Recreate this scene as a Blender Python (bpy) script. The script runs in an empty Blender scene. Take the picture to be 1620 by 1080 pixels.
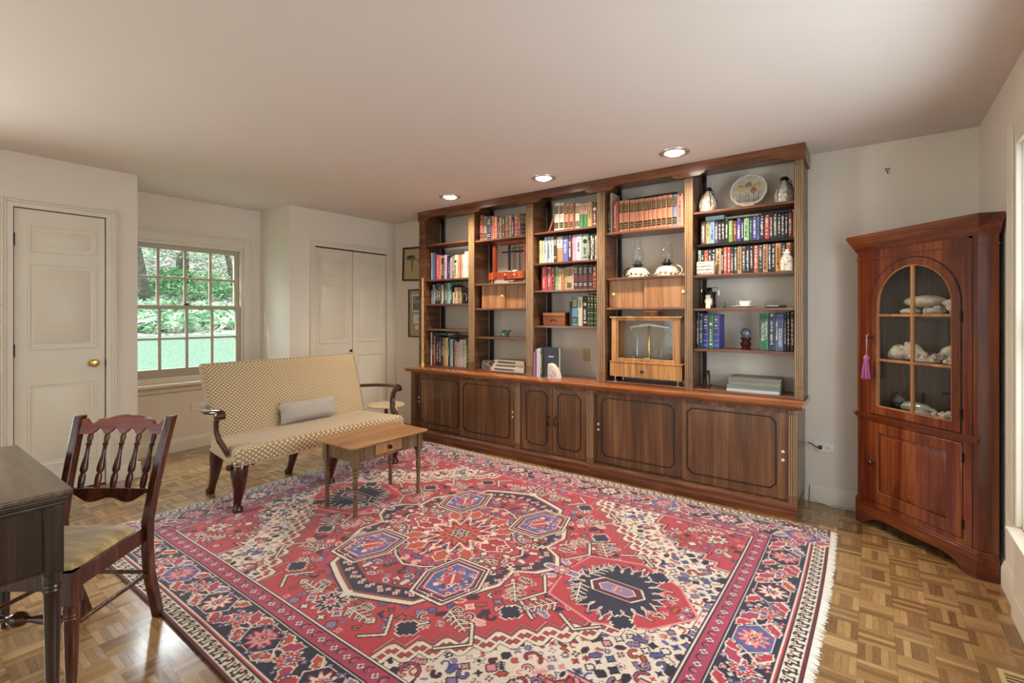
import bpy, bmesh, math, random
import numpy as np
from mathutils import Vector, Matrix
R=math.radians; PI=math.pi
sc=bpy.context.scene; COL=sc.collection
rnd=random.Random(7)
# ---------------------------------------------------------------- camera, world, light, exposure
TH=R(36.4)
cam_d=bpy.data.cameras.new('camera'); cam=bpy.data.objects.new('camera',cam_d); COL.objects.link(cam)
cam.location=(0,0,1.305); cam.rotation_euler=(R(90),0,TH)
cam_d.sensor_width=36; cam_d.lens=36*770/1620; cam_d.shift_y=-41/1620; cam_d.clip_start=.02; cam_d.clip_end=200
sc.camera=cam
sc.view_settings.view_transform='Standard'; sc.view_settings.look='None'; sc.view_settings.gamma=1; sc.view_settings.use_curve_mapping=False
sc.view_settings.exposure=0.27
w=bpy.data.worlds.new('world'); sc.world=w; w.use_nodes=True
bg=w.node_tree.nodes['Background']; bg.inputs[0].default_value=(.88,.95,1,1); bg.inputs[1].default_value=2.2
def light(name,kind,loc,energy,col,rot=(0,0,0),**k):
    d=bpy.data.lights.new(name,kind); d.energy=energy; d.color=col
    for a,b in k.items(): setattr(d,a,b)
    o=bpy.data.objects.new(name,d); o.location=loc; o.rotation_euler=rot; COL.objects.link(o); return o
light('sun','SUN',(-12,-6,14),2.6,(1,.96,.88),(R(38),R(-18),R(0)),angle=R(3))
# rear and left lamps are added fill; alcove and right ones are sky daylight
light('fill_rear','AREA',(-2.4,-4.1,1.25),860,(1,.965,.93),(R(-90),0,0),shape='RECTANGLE',size=3.6,size_y=1.9)
light('daylight_alcove','AREA',(-6.7,1.95,3.3),230,(.86,.93,1),(0,R(-48),0),shape='RECTANGLE',size=1.6,size_y=1.6)
light('daylight_right','AREA',(.95,2.05,1.35),40,(.80,.88,1),(0,R(90),0),shape='RECTANGLE',size=1.5,size_y=1.5)
light('fill_left','AREA',(-5.0,-.55,1.35),120,(1,.97,.93),(0,R(-90),0),shape='RECTANGLE',size=1.5,size_y=1.2)
# ---------------------------------------------------------------- helpers
def lin(h):
    if isinstance(h,str): c=[int(h[i:i+2],16)/255 for i in (0,2,4)]
    else: c=[x/255 for x in h]
    return tuple(x/12.92 if x<=.04045 else ((x+.055)/1.055)**2.4 for x in c)
class MB:
    def __init__(s): s.v=[]; s.f=[]
    def add(s,vs,fs,M=None):
        n=len(s.v)
        s.v+= [tuple(M@Vector(p)) for p in vs] if M is not None else [tuple(p) for p in vs]
        s.f+=[tuple(i+n for i in f) for f in fs]; return s
    def box(s,x0,x1,y0,y1,z0,z1,M=None):
        return s.add([(x,y,z) for x in (x0,x1) for y in (y0,y1) for z in (z0,z1)],
          [(0,1,3,2),(4,6,7,5),(0,4,5,1),(2,3,7,6),(0,2,6,4),(1,5,7,3)],M)
    def loft(s,rings,M=None,caps=True,closed=False):
        n=len(rings[0]); vs=[p for r in rings for p in r]; fs=[]; m=len(rings)
        for i in range(m if closed else m-1):
            j=(i+1)%m
            for k in range(n):
                l=(k+1)%n; fs.append((i*n+k,i*n+l,j*n+l,j*n+k))
        if caps and not closed: fs+= [tuple(range(n-1,-1,-1)),tuple((m-1)*n+k for k in range(n))]
        return s.add(vs,fs,M)
    def lathe(s,prof,c=(0,0,0),n=16,M=None):
        rings=[[(c[0]+r*math.cos(2*PI*k/n),c[1]+r*math.sin(2*PI*k/n),c[2]+z) for k in range(n)] for r,z in prof]
        return s.loft(rings,M)
    def tube(s,path,rad,n=8,M=None,sq=None):
        P=[Vector(p) for p in path]; m=len(P); rings=[]; up=None
        if not hasattr(rad,'__len__'): rad=[rad]*m
        for i in range(m):
            t=(P[min(i+1,m-1)]-P[max(i-1,0)]).normalized()
            if up is None: up=Vector((0,0,1)) if abs(t.z)<.9 else Vector((1,0,0))
            a=t.cross(up).normalized(); b=a.cross(t).normalized(); up=b
            r=rad[i]; ra,rb=(r if hasattr(r,'__len__') else (r,r))
            rings.append([tuple(P[i]+a*ra*math.cos(2*PI*k/n+ (PI/4 if n==4 else 0))+b*rb*math.sin(2*PI*k/n+(PI/4 if n==4 else 0))) for k in range(n)])
        return s.loft(rings,M)
    def prism(s,pts,a0,a1,ax='y',M=None):
        f={'y':lambda p,a:(p[0],a,p[1]),'x':lambda p,a:(a,p[0],p[1]),'z':lambda p,a:(p[0],p[1],a)}[ax]
        return s.loft([[f(p,a0) for p in pts],[f(p,a1) for p in pts]],M)
    def plate(s,outer,inner,a0,a1,ax='y',M=None):
        f={'y':lambda p,a:(p[0],a,p[1]),'x':lambda p,a:(a,p[0],p[1]),'z':lambda p,a:(p[0],p[1],a)}[ax]
        n=len(outer); vs=[f(p,a) for a in (a0,a1) for q in (outer,inner) for p in q]; fs=[]
        for k in range(n):
            l=(k+1)%n; o0,i0,o1,i1=0,n,2*n,3*n
            fs+=[(o0+k,o0+l,i0+l,i0+k),(o1+k,i1+k,i1+l,o1+l),(o0+k,o1+k,o1+l,o0+l),(i0+k,i0+l,i1+l,i1+k)]
        return s.add(vs,fs,M)
    def ball(s,c,r,n=14,m=9,M=None,amp=0,seed=0):
        if not hasattr(r,'__len__'): r=(r,r,r)
        g=random.Random(seed); ph=[g.uniform(0,6.28) for _ in range(6)]
        rings=[]
        for i in range(m+1):
            a=-PI/2+PI*i/m; ring=[]
            for k in range(n):
                t=2*PI*k/n; ca=max(math.cos(a),.001)
                q=1+amp*(math.sin(3*t+ph[0]+2*a)+.7*math.sin(5*t+ph[1]-3*a)+.5*math.sin(4*a+ph[2]))*.5
                ring.append((c[0]+r[0]*q*ca*math.cos(t),c[1]+r[1]*q*ca*math.sin(t),c[2]+r[2]*q*math.sin(a)))
            rings.append(ring)
        return s.loft(rings,M)
    def build(s,name,mat,parent=None,bevel=0,smooth=38,color=None,subsurf=0):
        me=bpy.data.meshes.new(name); me.from_pydata(s.v,[],s.f)
        bm=bmesh.new(); bm.from_mesh(me); bmesh.ops.recalc_face_normals(bm,faces=bm.faces); bm.to_mesh(me); bm.free()
        if smooth:
            me.shade_smooth(); me.set_sharp_from_angle(angle=R(smooth))
        o=bpy.data.objects.new(name,me); COL.objects.link(o); me.materials.append(mat)
        if parent: o.parent=parent
        if color: o.color=(*lin(color),1)
        if bevel:
            b=o.modifiers.new('bevel','BEVEL'); b.width=bevel; b.segments=2; b.limit_method='ANGLE'; b.angle_limit=R(40)
        if subsurf:
            b=o.modifiers.new('sub','SUBSURF'); b.levels=subsurf; b.render_levels=subsurf
        return o
def tag(o,label=None,cat=None,group=None,kind=None):
    if label: o['label']=label
    if cat: o['category']=cat
    if group: o['group']=group
    if kind: o['kind']=kind
    return o
def thing(name,label,cat,loc=(0,0,0),rz=0,group=None):
    o=bpy.data.objects.new(name,None); o.empty_display_size=.05; COL.objects.link(o)
    o.location=loc; o.rotation_euler=(0,0,rz); return tag(o,label,cat,group)
def struct(name,mb,mat,parent=None,**k):
    o=mb.build(name,mat,parent,**k); o['kind']='structure'; return o
def copy_tree(o,parent=None):
    c=o.copy(); COL.objects.link(c)
    if parent: c.parent=parent
    for ch in [x for x in COL.objects if x.parent==o]: copy_tree(ch,c)
    return c
def Rm(ax,deg): return Matrix.Rotation(R(deg),4,ax)
def T(x,y,z): return Matrix.Translation((x,y,z))
# ---------------------------------------------------------------- materials
class NT:
    def __init__(s,name):
        s.m=bpy.data.materials.new(name); s.m.use_nodes=True; s.t=s.m.node_tree; s.n=s.t.nodes; s.l=s.t.links
        s.p=s.n['Principled BSDF']; s.out=s.n['Material Output']
    def N(s,typ,**k):
        n=s.n.new(typ)
        for a,b in k.items():
            if a=='i':
                for q,v in b.items():
                    if hasattr(v,'is_output'): s.l.new(v,n.inputs[q])
                    else: n.inputs[q].default_value=v
            else: setattr(n,a,b)
        return n
    def math(s,op,a,b=0.,c=0.):
        return s.N('ShaderNodeMath',operation=op,i={0:a,1:b,2:c}).outputs[0]
    def mix(s,f,a,b):
        n=s.N('ShaderNodeMix',data_type='RGBA',i={0:f}); 
        for q,v in ((6,a),(7,b)):
            if hasattr(v,'is_output'): s.l.new(v,n.inputs[q])
            else: n.inputs[q].default_value=(*v[:3],1)
        return n.outputs[2]
    def ramp(s,f,stops):
        n=s.N('ShaderNodeValToRGB',i={0:f}); e=n.color_ramp.elements
        while len(e)<len(stops): e.new(.5)
        for q,(p,c) in zip(e,stops): q.position=p; q.color=(*c[:3],1)
        return n.outputs[0]
    def set(s,**k):
        names={'col':'Base Color','rough':'Roughness','metal':'Metallic','coat':'Coat Weight','spec':'Specular IOR Level','emis':'Emission Color','estr':'Emission Strength','sheen':'Sheen Weight','trans':'Transmission Weight','normal':'Normal','coatr':'Coat Roughness'}
        for a,v in k.items():
            i=s.p.inputs[names[a]]
            if hasattr(v,'is_output'): s.l.new(v,i)
            elif hasattr(v,'__len__') and len(v)==3: i.default_value=(*v,1)
            else: i.default_value=v
        return s
    def bump(s,h,str=.3,dist=.002):
        s.set(normal=s.N('ShaderNodeBump',i={'Strength':str,'Distance':dist,'Height':h}).outputs[0]); return s
def plain(name,col,rough=.5,metal=0,noise=.06,nscale=30,bump=0,coat=0,spec=.5,sheen=0):
    t=NT(name); c=lin(col) if isinstance(col,str) else col
    tc=t.N('ShaderNodeTexCoord').outputs['Object']
    nz=t.N('ShaderNodeTexNoise',i={'Vector':tc,'Scale':nscale,'Detail':3}).outputs[0]
    t.set(col=t.ramp(nz,[(.3,tuple(x*(1-noise) for x in c)),(.7,tuple(min(1,x*(1+noise)) for x in c))]),rough=rough,metal=metal,coat=coat,spec=spec,sheen=sheen)
    if bump: t.bump(nz,bump)
    return t.m
def wood(name,dark,mid,lite,ax='z',rough=.35,scale=1.0,coat=.25,contrast=1.0,spec=.45):
    t=NT(name); tc=t.N('ShaderNodeTexCoord').outputs['Object']
    k={'x':(1,14,14),'y':(14,1,14),'z':(14,14,1)}[ax]
    mp=t.N('ShaderNodeMapping',i={'Vector':tc,'Scale':tuple(q*scale for q in k)}).outputs[0]
    n1=t.N('ShaderNodeTexNoise',i={'Vector':mp,'Scale':1.6,'Detail':5,'Roughness':.62,'Distortion':.6}).outputs[0]
    mp2=t.N('ShaderNodeMapping',i={'Vector':tc,'Scale':tuple((q*7 if q>1 else 3)*scale for q in k)}).outputs[0]
    n2=t.N('ShaderNodeTexNoise',i={'Vector':mp2,'Scale':1.5,'Detail':3}).outputs[0]
    v=t.math('ADD',t.math('MULTIPLY',n1,.72),t.math('MULTIPLY',n2,.28))
    a=.5-.17*contrast; b=.5+.15*contrast
    t.set(col=t.ramp(v,[(a,lin(dark)),(.5,lin(mid)),(b,lin(lite))]),rough=rough,coat=coat,coatr=.15,spec=spec)
    t.bump(n2,.08,.001); return t.m
def glass(name,tint=(1,1,1),ior=1.45,rough=.0,amt=1.0):
    t=NT(name); tr=t.N('ShaderNodeBsdfTransparent',i={0:(*tint,1)}); gl=t.N('ShaderNodeBsdfGlossy',i={'Roughness':rough})
    f0=((ior-1)/(ior+1))**2*2; fc=t.N('ShaderNodeLayerWeight',i={'Blend':.5}).outputs['Facing']; fr=t.math('MULTIPLY_ADD',t.math('POWER',fc,5.),1-f0,f0)
    mx=t.N('ShaderNodeMixShader',i={0:t.math('MULTIPLY',fr,amt)}); t.l.new(tr.outputs[0],mx.inputs[1]); t.l.new(gl.outputs[0],mx.inputs[2])
    t.l.new(mx.outputs[0],t.out.inputs[0]); return t.m
def objcol(name,rough=.5,noise=.12,nscale=60,coat=0):
    t=NT(name); oi=t.N('ShaderNodeObjectInfo').outputs['Color']; tc=t.N('ShaderNodeTexCoord').outputs['Object']
    nz=t.N('ShaderNodeTexNoise',i={'Vector':tc,'Scale':nscale,'Detail':3}).outputs[0]
    hs=t.N('ShaderNodeHueSaturation',i={'Saturation':.92,'Value':t.math('MULTIPLY_ADD',nz,2*noise,.84-noise),'Color':oi}).outputs[0]
    t.set(col=hs,rough=rough,coat=coat); return t.m
M={}
M['wall']=plain('wall_paint','e2d7c8',.75,noise=.015,nscale=3,bump=.02)
M['ceil']=plain('ceiling_paint','ded4cb',.8,noise=.01,nscale=2,bump=.02)
M['trim']=plain('trim_paint','ddd3c1',.45,noise=.02,nscale=6)
M['door']=plain('door_paint','dcd2be',.42,noise=.02,nscale=6)
M['sash']=plain('sash_paint','b5a995',.5,noise=.02,nscale=6)
M['cab']=wood('walnut_cabinet','2e1a0f','54331c','7c5230','z',.33,.9,.3)
M['cabx']=wood('walnut_long','3a1d10','66381d','8a5632','x',.33,.9,.35)
M['caby']=wood('walnut_deep','2e1a0f','54331c','70492a','y',.4,.9,.2)
M['panel']=wood('walnut_veneer','3c2616','684429','8e6540','z',.3,.4,.35,1.1)
M['counter']=wood('counter_wood','6c3a20','92562f','ac7248','x',.16,.7,.6,.8)
M['shelf']=wood('shelf_wood','3c2114','66402a','8c6040','x',.35,.8,.2)
M['lightw']=wood('sliding_door_wood','7e5430','a07048','b48456','z',.35,.6,.2,.7)
M['fluted']=wood('pilaster_wood','4a3220','7a583a','9c7a54','z',.35,1,.2)
M['flute']=plain('flute_highlight','a88c68',.3)
M['ebony']=plain('ebonised_line','120c0a',.4)
M['cherry']=wood('cherry_wood','48180b','6a3018','8a4a26','z',.25,.4,.5,.8)
M['cherryx']=wood('cherry_wood_long','48180b','6a3018','8a4a26','x',.25,.4,.5,.8)
M['mahog']=plain('mahogany_dark','3e150e',.22,noise=.3,nscale=12,coat=.5)
M['chairw']=wood('chair_wood','2c1610','4a2518','6c3c26','z',.25,1.2,.4)
M['chairred']=wood('chair_crest_wood','561a12','7c281a','94402a','x',.22,1,.5)
M['deskw']=wood('desk_wood','1c1412','33251f','4a382c','z',.28,.8,.4)
M['desktop']=wood('desk_top_glare_wood','3a2c22','5c4838','745f4b','x',.18,.6,.5,.7)  # glare on the top is put into this lighter colour
M['pine']=wood('table_wood','6a4526','94683d','b48656','y',.4,.7,.1)
M['pinez']=wood('table_leg_wood','4c3824','6c5538','8a6e4a','z',.45,.8,.05)
M['oakcase']=wood('balance_case_wood','8c5c30','b27e48','c8955a','z',.3,.7,.3,.7)
M['redcase']=wood('red_case_wood','66240f','963c1c','b05830','z',.25,.7,.4,.7)
M['brass']=plain('brass','c9a860',.25,1,noise=.1)
M['ivory']=plain('ivory_pull','e9e0c8',.3)
M['iron']=plain('dark_iron','241f1e',.4,.6)
M['steel']=plain('steel','b5b5b2',.25,1)
M['black']=plain('black_plastic','151418',.4)
M['plate']=plain('cover_plate','e6e0d4',.4)
M['plateb']=plain('beige_plate','cdb888',.4)
M['white']=plain('white_china','ece6da',.25,coat=.3)
M['cream']=plain('cream_ceramic','d9cdb4',.25,noise=.1,nscale=18,coat=.4)
M['paper']=plain('page_edges','dccfb2',.8,noise=.12,nscale=200)
M['cover']=objcol('book_cover',.42)
M['ink']=plain('black_label','17130f',.4)
M['gold']=plain('gilt_lettering','cdb26a',.35,.5)
M['letter']=plain('white_lettering','e3ddd0',.6)
M['glass']=glass('clear_glass',(.97,.98,.97),1.35)
M['pane']=glass('window_glass',(.97,1,.99),1.2)
M['cabglass']=glass('cabinet_glass',(.93,.93,.92),1.3)
M['shell']=plain('shell_white','d8cdbb',.5,noise=.18,nscale=40,bump=.5)
M['netglass']=plain('shell_filled_glass','c8bdac',.2,noise=.55,nscale=55,bump=.6,coat=.8)
M['purple']=plain('purple_silk','a8508c',.5,noise=.25,nscale=120,sheen=.5)
M['grass_c']=None
def parquet():
    t=NT('parquet'); P=t.N('ShaderNodeNewGeometry').outputs['Position']; s=t.N('ShaderNodeSeparateXYZ',i={0:P})
    k=1/.121; x=t.math('MULTIPLY_ADD',s.outputs[0],k,.35); y=t.math('MULTIPLY_ADD',s.outputs[1],k,.2)
    cx=t.math('FLOOR',x); cy=t.math('FLOOR',y); fx=t.math('FRACT',x); fy=t.math('FRACT',y)
    par=t.math('MODULO',t.math('ABSOLUTE',t.math('ADD',cx,cy)),2.)
    def sel(a,b): return t.math('ADD',t.math('MULTIPLY',a,par),t.math('MULTIPLY',b,t.math('SUBTRACT',1.,par)))
    along=sel(y,x); across=sel(fx,fy); a5=t.math('MULTIPLY',across,5.); idx=t.math('FLOOR',a5)
    v=t.N('ShaderNodeCombineXYZ',i={0:cx,1:cy,2:idx}).outputs[0]
    wn=t.N('ShaderNodeTexWhiteNoise',noise_dimensions='3D',i={'Vector':v}).outputs['Value']
    cellw=t.N('ShaderNodeTexWhiteNoise',noise_dimensions='3D',i={'Vector':t.N('ShaderNodeCombineXYZ',i={0:cx,1:cy,2:9.}).outputs[0]}).outputs['Value']
    gv=t.N('ShaderNodeCombineXYZ',i={0:t.math('MULTIPLY',along,1.3),1:t.math('MULTIPLY_ADD',a5,2.2,t.math('MULTIPLY',wn,40.)),2:t.math('MULTIPLY',wn,30.)}).outputs[0]
    gr=t.N('ShaderNodeTexNoise',i={'Vector':gv,'Scale':2.2,'Detail':5,'Roughness':.6,'Distortion':.8}).outputs[0]
    f=t.math('ADD',t.math('MULTIPLY',wn,.42),t.math('MULTIPLY',gr,.5)); f=t.math('ADD',f,t.math('MULTIPLY',cellw,.16))
    col=t.ramp(f,[(.2,lin('64462a')),(.42,lin('866440')),(.62,lin('9f7b4e')),(.85,lin('b89463'))])
    ed=t.math('ABSOLUTE',t.math('SUBTRACT',t.math('FRACT',a5),.5)); ed2=t.math('ABSOLUTE',t.math('SUBTRACT',t.math('FRACT',along),.5))
    gap=t.math('MAXIMUM',t.math('GREATER_THAN',ed,.475),t.math('GREATER_THAN',ed2,.494))
    col=t.mix(t.math('MULTIPLY',gap,.55),col,lin('3a2617'))
    big=t.N('ShaderNodeTexNoise',i={'Vector':P,'Scale':.9,'Detail':2}).outputs[0]
    t.set(col=col,rough=t.math('MULTIPLY_ADD',gr,.14,.12),coat=.35,coatr=.12,spec=.5)
    t.bump(t.math('ADD',gr,t.math('MULTIPLY',gap,-1.)),.45,.0015); return t.m
M['floor']=parquet()
def lattice(name,ia,ib,pitch=.030,squash=.8):
    t=NT(name); tc=t.N('ShaderNodeTexCoord').outputs['Object']; s=t.N('ShaderNodeSeparateXYZ',i={0:tc})
    nn=t.N('ShaderNodeSeparateXYZ',i={0:t.N('ShaderNodeTexCoord').outputs['Normal']}); ky=t.math('GREATER_THAN',t.math('ABSOLUTE',nn.outputs[1]),.72); kz=t.math('GREATER_THAN',t.math('ABSOLUTE',nn.outputs[2]),.68)
    lerp=lambda p,q,k: t.math('ADD',t.math('MULTIPLY',p,t.math('SUBTRACT',1.,k)),t.math('MULTIPLY',q,k))
    a=t.math('MULTIPLY',lerp(s.outputs[1],s.outputs[0],ky),1/pitch); b=t.math('MULTIPLY',lerp(s.outputs[2],s.outputs[0],kz),1/(pitch*squash))
    u=t.math('ADD',a,b); v=t.math('SUBTRACT',a,b)
    du=t.math('ABSOLUTE',t.math('SUBTRACT',t.math('FRACT',u),.5)); dv=t.math('ABSOLUTE',t.math('SUBTRACT',t.math('FRACT',v),.5))
    r=t.math('SQRT',t.math('ADD',t.math('MULTIPLY',du,du),t.math('MULTIPLY',dv,dv)))
    dot=t.math('LESS_THAN',r,.27); edge=t.math('GREATER_THAN',t.math('MAXIMUM',du,dv),.43)
    c=t.mix(edge,lin('a98f68'),lin('8a7250')); c=t.mix(dot,c,lin('dccfae'))
    nz=t.N('ShaderNodeTexNoise',i={'Vector':tc,'Scale':300,'Detail':2}).outputs[0]
    t.set(col=c,rough=.75,sheen=.3); t.bump(t.math('ADD',r,t.math('MULTIPLY',nz,.3)),.3,.002); return t.m
M['fab_back']=lattice('damask_back',1,2); M['fab_seat']=lattice('damask_seat',0,1,.040); M['fab_side']=lattice('damask_side',0,2,.024)
def maze():
    t=NT('maze_weave'); tc=t.N('ShaderNodeTexCoord').outputs['Object']; s=t.N('ShaderNodeSeparateXYZ',i={0:tc})
    a=t.math('MULTIPLY',s.outputs[0],1/.022); b=t.math('MULTIPLY',s.outputs[2],1/.022)
    fa=t.math('FLOOR',a); fb=t.math('FLOOR',b); wn=t.N('ShaderNodeTexWhiteNoise',noise_dimensions='2D',i={'Vector':t.N('ShaderNodeCombineXYZ',i={0:fa,1:fb}).outputs[0]}).outputs['Value']
    g=t.math('GREATER_THAN',wn,.5); sg=t.math('MULTIPLY_ADD',g,2.,-1.)
    q=t.math('ADD',a,t.math('MULTIPLY',b,sg)); st=t.math('GREATER_THAN',t.math('FRACT',t.math('MULTIPLY',q,2.)),.5)
    t.set(col=t.mix(st,lin('d6cfc4'),lin('5d564f')),rough=.85); return t.m
M['maze']=maze()
def velvet():
    t=NT('gold_velvet'); tc=t.N('ShaderNodeTexCoord').outputs['Object']
    n=t.N('ShaderNodeTexNoise',i={'Vector':t.N('ShaderNodeMapping',i={'Vector':tc,'Scale':(3,9,3)}).outputs[0],'Scale':2.2,'Detail':5,'Roughness':.65}).outputs[0]
    t.set(col=t.ramp(n,[(.33,lin('8a7036')),(.5,lin('b69858')),(.68,lin('d6c28c'))]),rough=.7,sheen=.6); return t.m
M['velvet']=velvet()
# ---------------------------------------------------------------- room shell
XL,XA,XR,YB,YF,H=-4.78,-5.38,.525,4.02,-3.6,2.44
struct('floor',MB().box(XA-.15,XR+.15,YF-.15,YB+.15,-.1,0),M['floor'],smooth=0)
struct('ceiling',MB().box(XA-.15,XR+.15,YF-.15,YB+.15,H,H+.12),M['ceil'],smooth=0)
struct('wall_back',MB().box(XA-.15,XR+.15,YB,YB+.12,0,H),M['wall'],smooth=0)
# left closet wall: solid blocks either side of the window alcove, with door openings
AY0,AY1=1.373,2.655
m=MB().box(XA-.12,XL,-.12,.66,0,H).box(XL-.12,XL,.66,1.175,2.065,H).box(XA-.12,XL,1.175,AY0,0,H).box(XA-.12,XL-.25,.66,1.175,0,H)
struct('wall_left',m,M['wall'],smooth=0)
m=MB().box(XA-.12,XL,AY1,2.93,0,H).box(XL-.12,XL,2.93,3.91,2.06,H).box(XA-.12,XL,3.91,YB,0,H).box(XA-.12,XL-.25,2.93,3.91,0,H)
struct('wall_closet',m,M['wall'],smooth=0)
WY0,WY1,WZ0,WZ1=1.425,2.475,.72,2.01
m=MB().box(XA-.12,XA,AY0,AY1,0,WZ0).box(XA-.12,XA,AY0,AY1,WZ1,H).box(XA-.12,XA,AY0,WY0,WZ0,WZ1).box(XA-.12,XA,WY1,AY1,WZ0,WZ1)
struct('wall_alcove',m,M['wall'],smooth=0)
# left wall behind the desk, with an unseen window added for its light
m=MB().box(XL-.12,XL,YF,-.12,0,.6).box(XL-.12,XL,YF,-.12,2.1,H).box(XL-.12,XL,YF,-1.25,.6,2.1).box(XL-.12,XL,-.25,-.12,.6,2.1)
struct('wall_left',m,M['wall'],smooth=0)
# right wall with window
RY0,RY1,RZ0,RZ1=1.15,2.99,.40,2.05
m=MB().box(XR,XR+.14,YF,RY0,0,H).box(XR,XR+.14,RY1,YB,0,H).box(XR,XR+.14,RY0,RY1,0,RZ0).box(XR,XR+.14,RY0,RY1,RZ1,H)
struct('wall_right',m,M['wall'],smooth=0)
# wall behind the camera with an unseen wide window added to brighten the room
m=MB().box(XL-.1,-3.9,YF-.12,YF,0,H).box(-.1,XR,YF-.12,YF,0,H).box(-3.9,-.1,YF-.12,YF,0,.3).box(-3.9,-.1,YF-.12,YF,2.2,H)
struct('wall_front',m,M['wall'],smooth=0)
def simple_window(name,ax,c0,a0,a1,z0,z1,th=.05):
    # frame and muntins in the wall plane; ax 'x' = plane of constant x
    fr=MB(); pn=MB()
    def B(mb,u0,u1,zz0,zz1,t0,t1):
        if ax=='x': mb.box(c0+t0,c0+t1,u0,u1,zz0,zz1)
        else: mb.box(u0,u1,c0+t0,c0+t1,zz0,zz1)
    for u0,u1,q0,q1 in ((a0,a0+th,z0,z1),(a1-th,a1,z0,z1),(a0+th,a1-th,z0,z0+th),(a0+th,a1-th,z1-th,z1),(a0+th,a1-th,(z0+z1)/2-.02,(z0+z1)/2+.02)): B(fr,u0,u1,q0,q1,0,.05)
    n=max(2,round((a1-a0)/.4))
    for k in range(1,n):
        u=a0+(a1-a0)*k/n; B(fr,u-.012,u+.012,z0+th,(z0+z1)/2-.02,.012,.038); B(fr,u-.012,u+.012,(z0+z1)/2+.02,z1-th,.012,.038)
    B(pn,a0+th,a1-th,z0+th,z1-th,.022,.026)
    f=struct(name,fr,M['trim']); struct('pane',pn,M['pane'],f); return f
f=simple_window('window_2','x',XR+.03,RY0,RY1,RZ0,RZ1)
m=MB(); 
for y0,y1,z0,z1 in ((RY1,RY1+.14,RZ0-.01,RZ1+.09),(RY0-.09,RY0,RZ0-.09,RZ1+.09),(RY0,RY1,RZ1,RZ1+.09)): m.box(XR-.02,XR,y0,y1,z0,z1)
for k in (.03,.075,.115): m.box(XR-.028,XR-.02,RY1+k,RY1+k+.018,RZ0-.01,RZ1+.09)
struct('window_casing',m,M['trim'],f,bevel=.003)
simple_window('fill_window_rear','y',YF-.08,-3.9,-.1,.3,2.2)  # unseen opening, added for the rear fill lamp
simple_window('fill_window_left','x',XL-.09,-1.25,-.25,.6,2.1)  # added out of view to pass the left fill lamp
# alcove sash window
fr=MB()
X0=XA-.10; Y0,Y1=WY0,WY1
fr.box(X0,XA,Y0,Y0+.025,WZ0,WZ1).box(X0,XA,Y1-.025,Y1,WZ0,WZ1).box(X0,XA,Y0+.025,Y1-.025,WZ1-.025,WZ1)
win=struct('window_1',fr,M['trim'],bevel=.002)
def sash(x0,x1,z0,z1,bot,top,name):
    m=MB(); a0,a1=Y0+.028,Y1-.028; st=.042
    m.box(x0,x1,a0,a0+st,z0,z1).box(x0,x1,a1-st,a1,z0,z1).box(x0,x1,a0+st,a1-st,z0,z0+bot).box(x0,x1,a0+st,a1-st,z1-top,z1)
    g0,g1=a0+st,a1-st
    for k in (1,2,3):
        u=g0+(g1-g0)*k/4; m.box(x0+.006,x1-.004,u-.012,u+.012,z0+bot,z1-top)
    zm=(z0+bot+z1-top)/2; m.box(x0+.007,x1-.005,g0,g1,zm-.011,zm+.011)
    o=struct(name,m,M['sash'],win,bevel=.003); struct('pane',MB().box(x0+.014,x0+.017,g0,g1,z0+bot,z1-top),M['pane'],o)
sash(XA-.085,XA-.05,1.365,WZ1-.025,.035,.045,'upper_sash')
sash(XA-.045,XA-.010,WZ0+.0,1.405,.078,.035,'lower_sash')
struct('sash_lock',MB().box(XA-.04,XA-.012,1.925,1.985,1.405,1.414).lathe([(.012,0),(.012,.012),(.005,.018)],(XA-.026,1.955,1.414),10).tube([(XA-.026,1.955,1.425),(XA-.02,1.99,1.43)],.005,6),M['iron'],win)
m=MB()
for y0,y1,z0,z1,t in ((Y1,Y1+.075,WZ0,WZ1+.085,.018),(AY0,Y0,WZ0,WZ1+.085,.018),(Y0,Y1,WZ1,WZ1+.085,.018),(Y1+.062,Y1+.08,WZ0,WZ1+.095,.026),(AY0,Y1+.08,WZ1+.078,WZ1+.095,.028)): m.box(XA,XA+t,y0,y1,z0,z1)
struct('window_casing',m,M['trim'],win,bevel=.003)
struct('window_sill',MB().prism([(XA-.1,.70),(XA+.055,.655),(XA+.055,.632),(XA+.03,.625),(XA-.1,.625)],AY0,AY1,'y').box(XA,XA+.016,AY0,AY1,.575,.625),M['trim'],win,bevel=.002)
# baseboards: profile as (offset from wall, z)
BP=[(0,0),(.018,0),(.018,.085),(.013,.1),(.006,.118),(0,.12)]
def bb(name,x0,y0,x1,y1,nx,ny):
    r=[[(px+nx*o,py+ny*o,z) for o,z in BP] for px,py in ((x0,y0),(x1,y1))]
    struct(name,MB().loft(r),M['trim'])
bb('baseboard_back',-.345,YB,XR,YB,0,-1); bb('baseboard_back',XL,YB,-4.03,YB,0,-1)
bb('baseboard_alcove',XA,AY0,XA,AY1,1,0)
bb('baseboard_left',XL,-.12,XL,.615,1,0); bb('baseboard_left',XL,1.235,XL,AY0+.018,1,0); bb('baseboard_alcove_side',XA,AY0,XL,AY0,0,1)
bb('baseboard_closet',XL,AY1-.018,XL,2.865,1,0); bb('baseboard_alcove_side',XA,AY1,XL,AY1,0,-1)
bb('baseboard_right',XR,2.995,XR,YB,-1,0); bb('baseboard_right',XR,YF,XR,RY0,-1,0)
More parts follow.
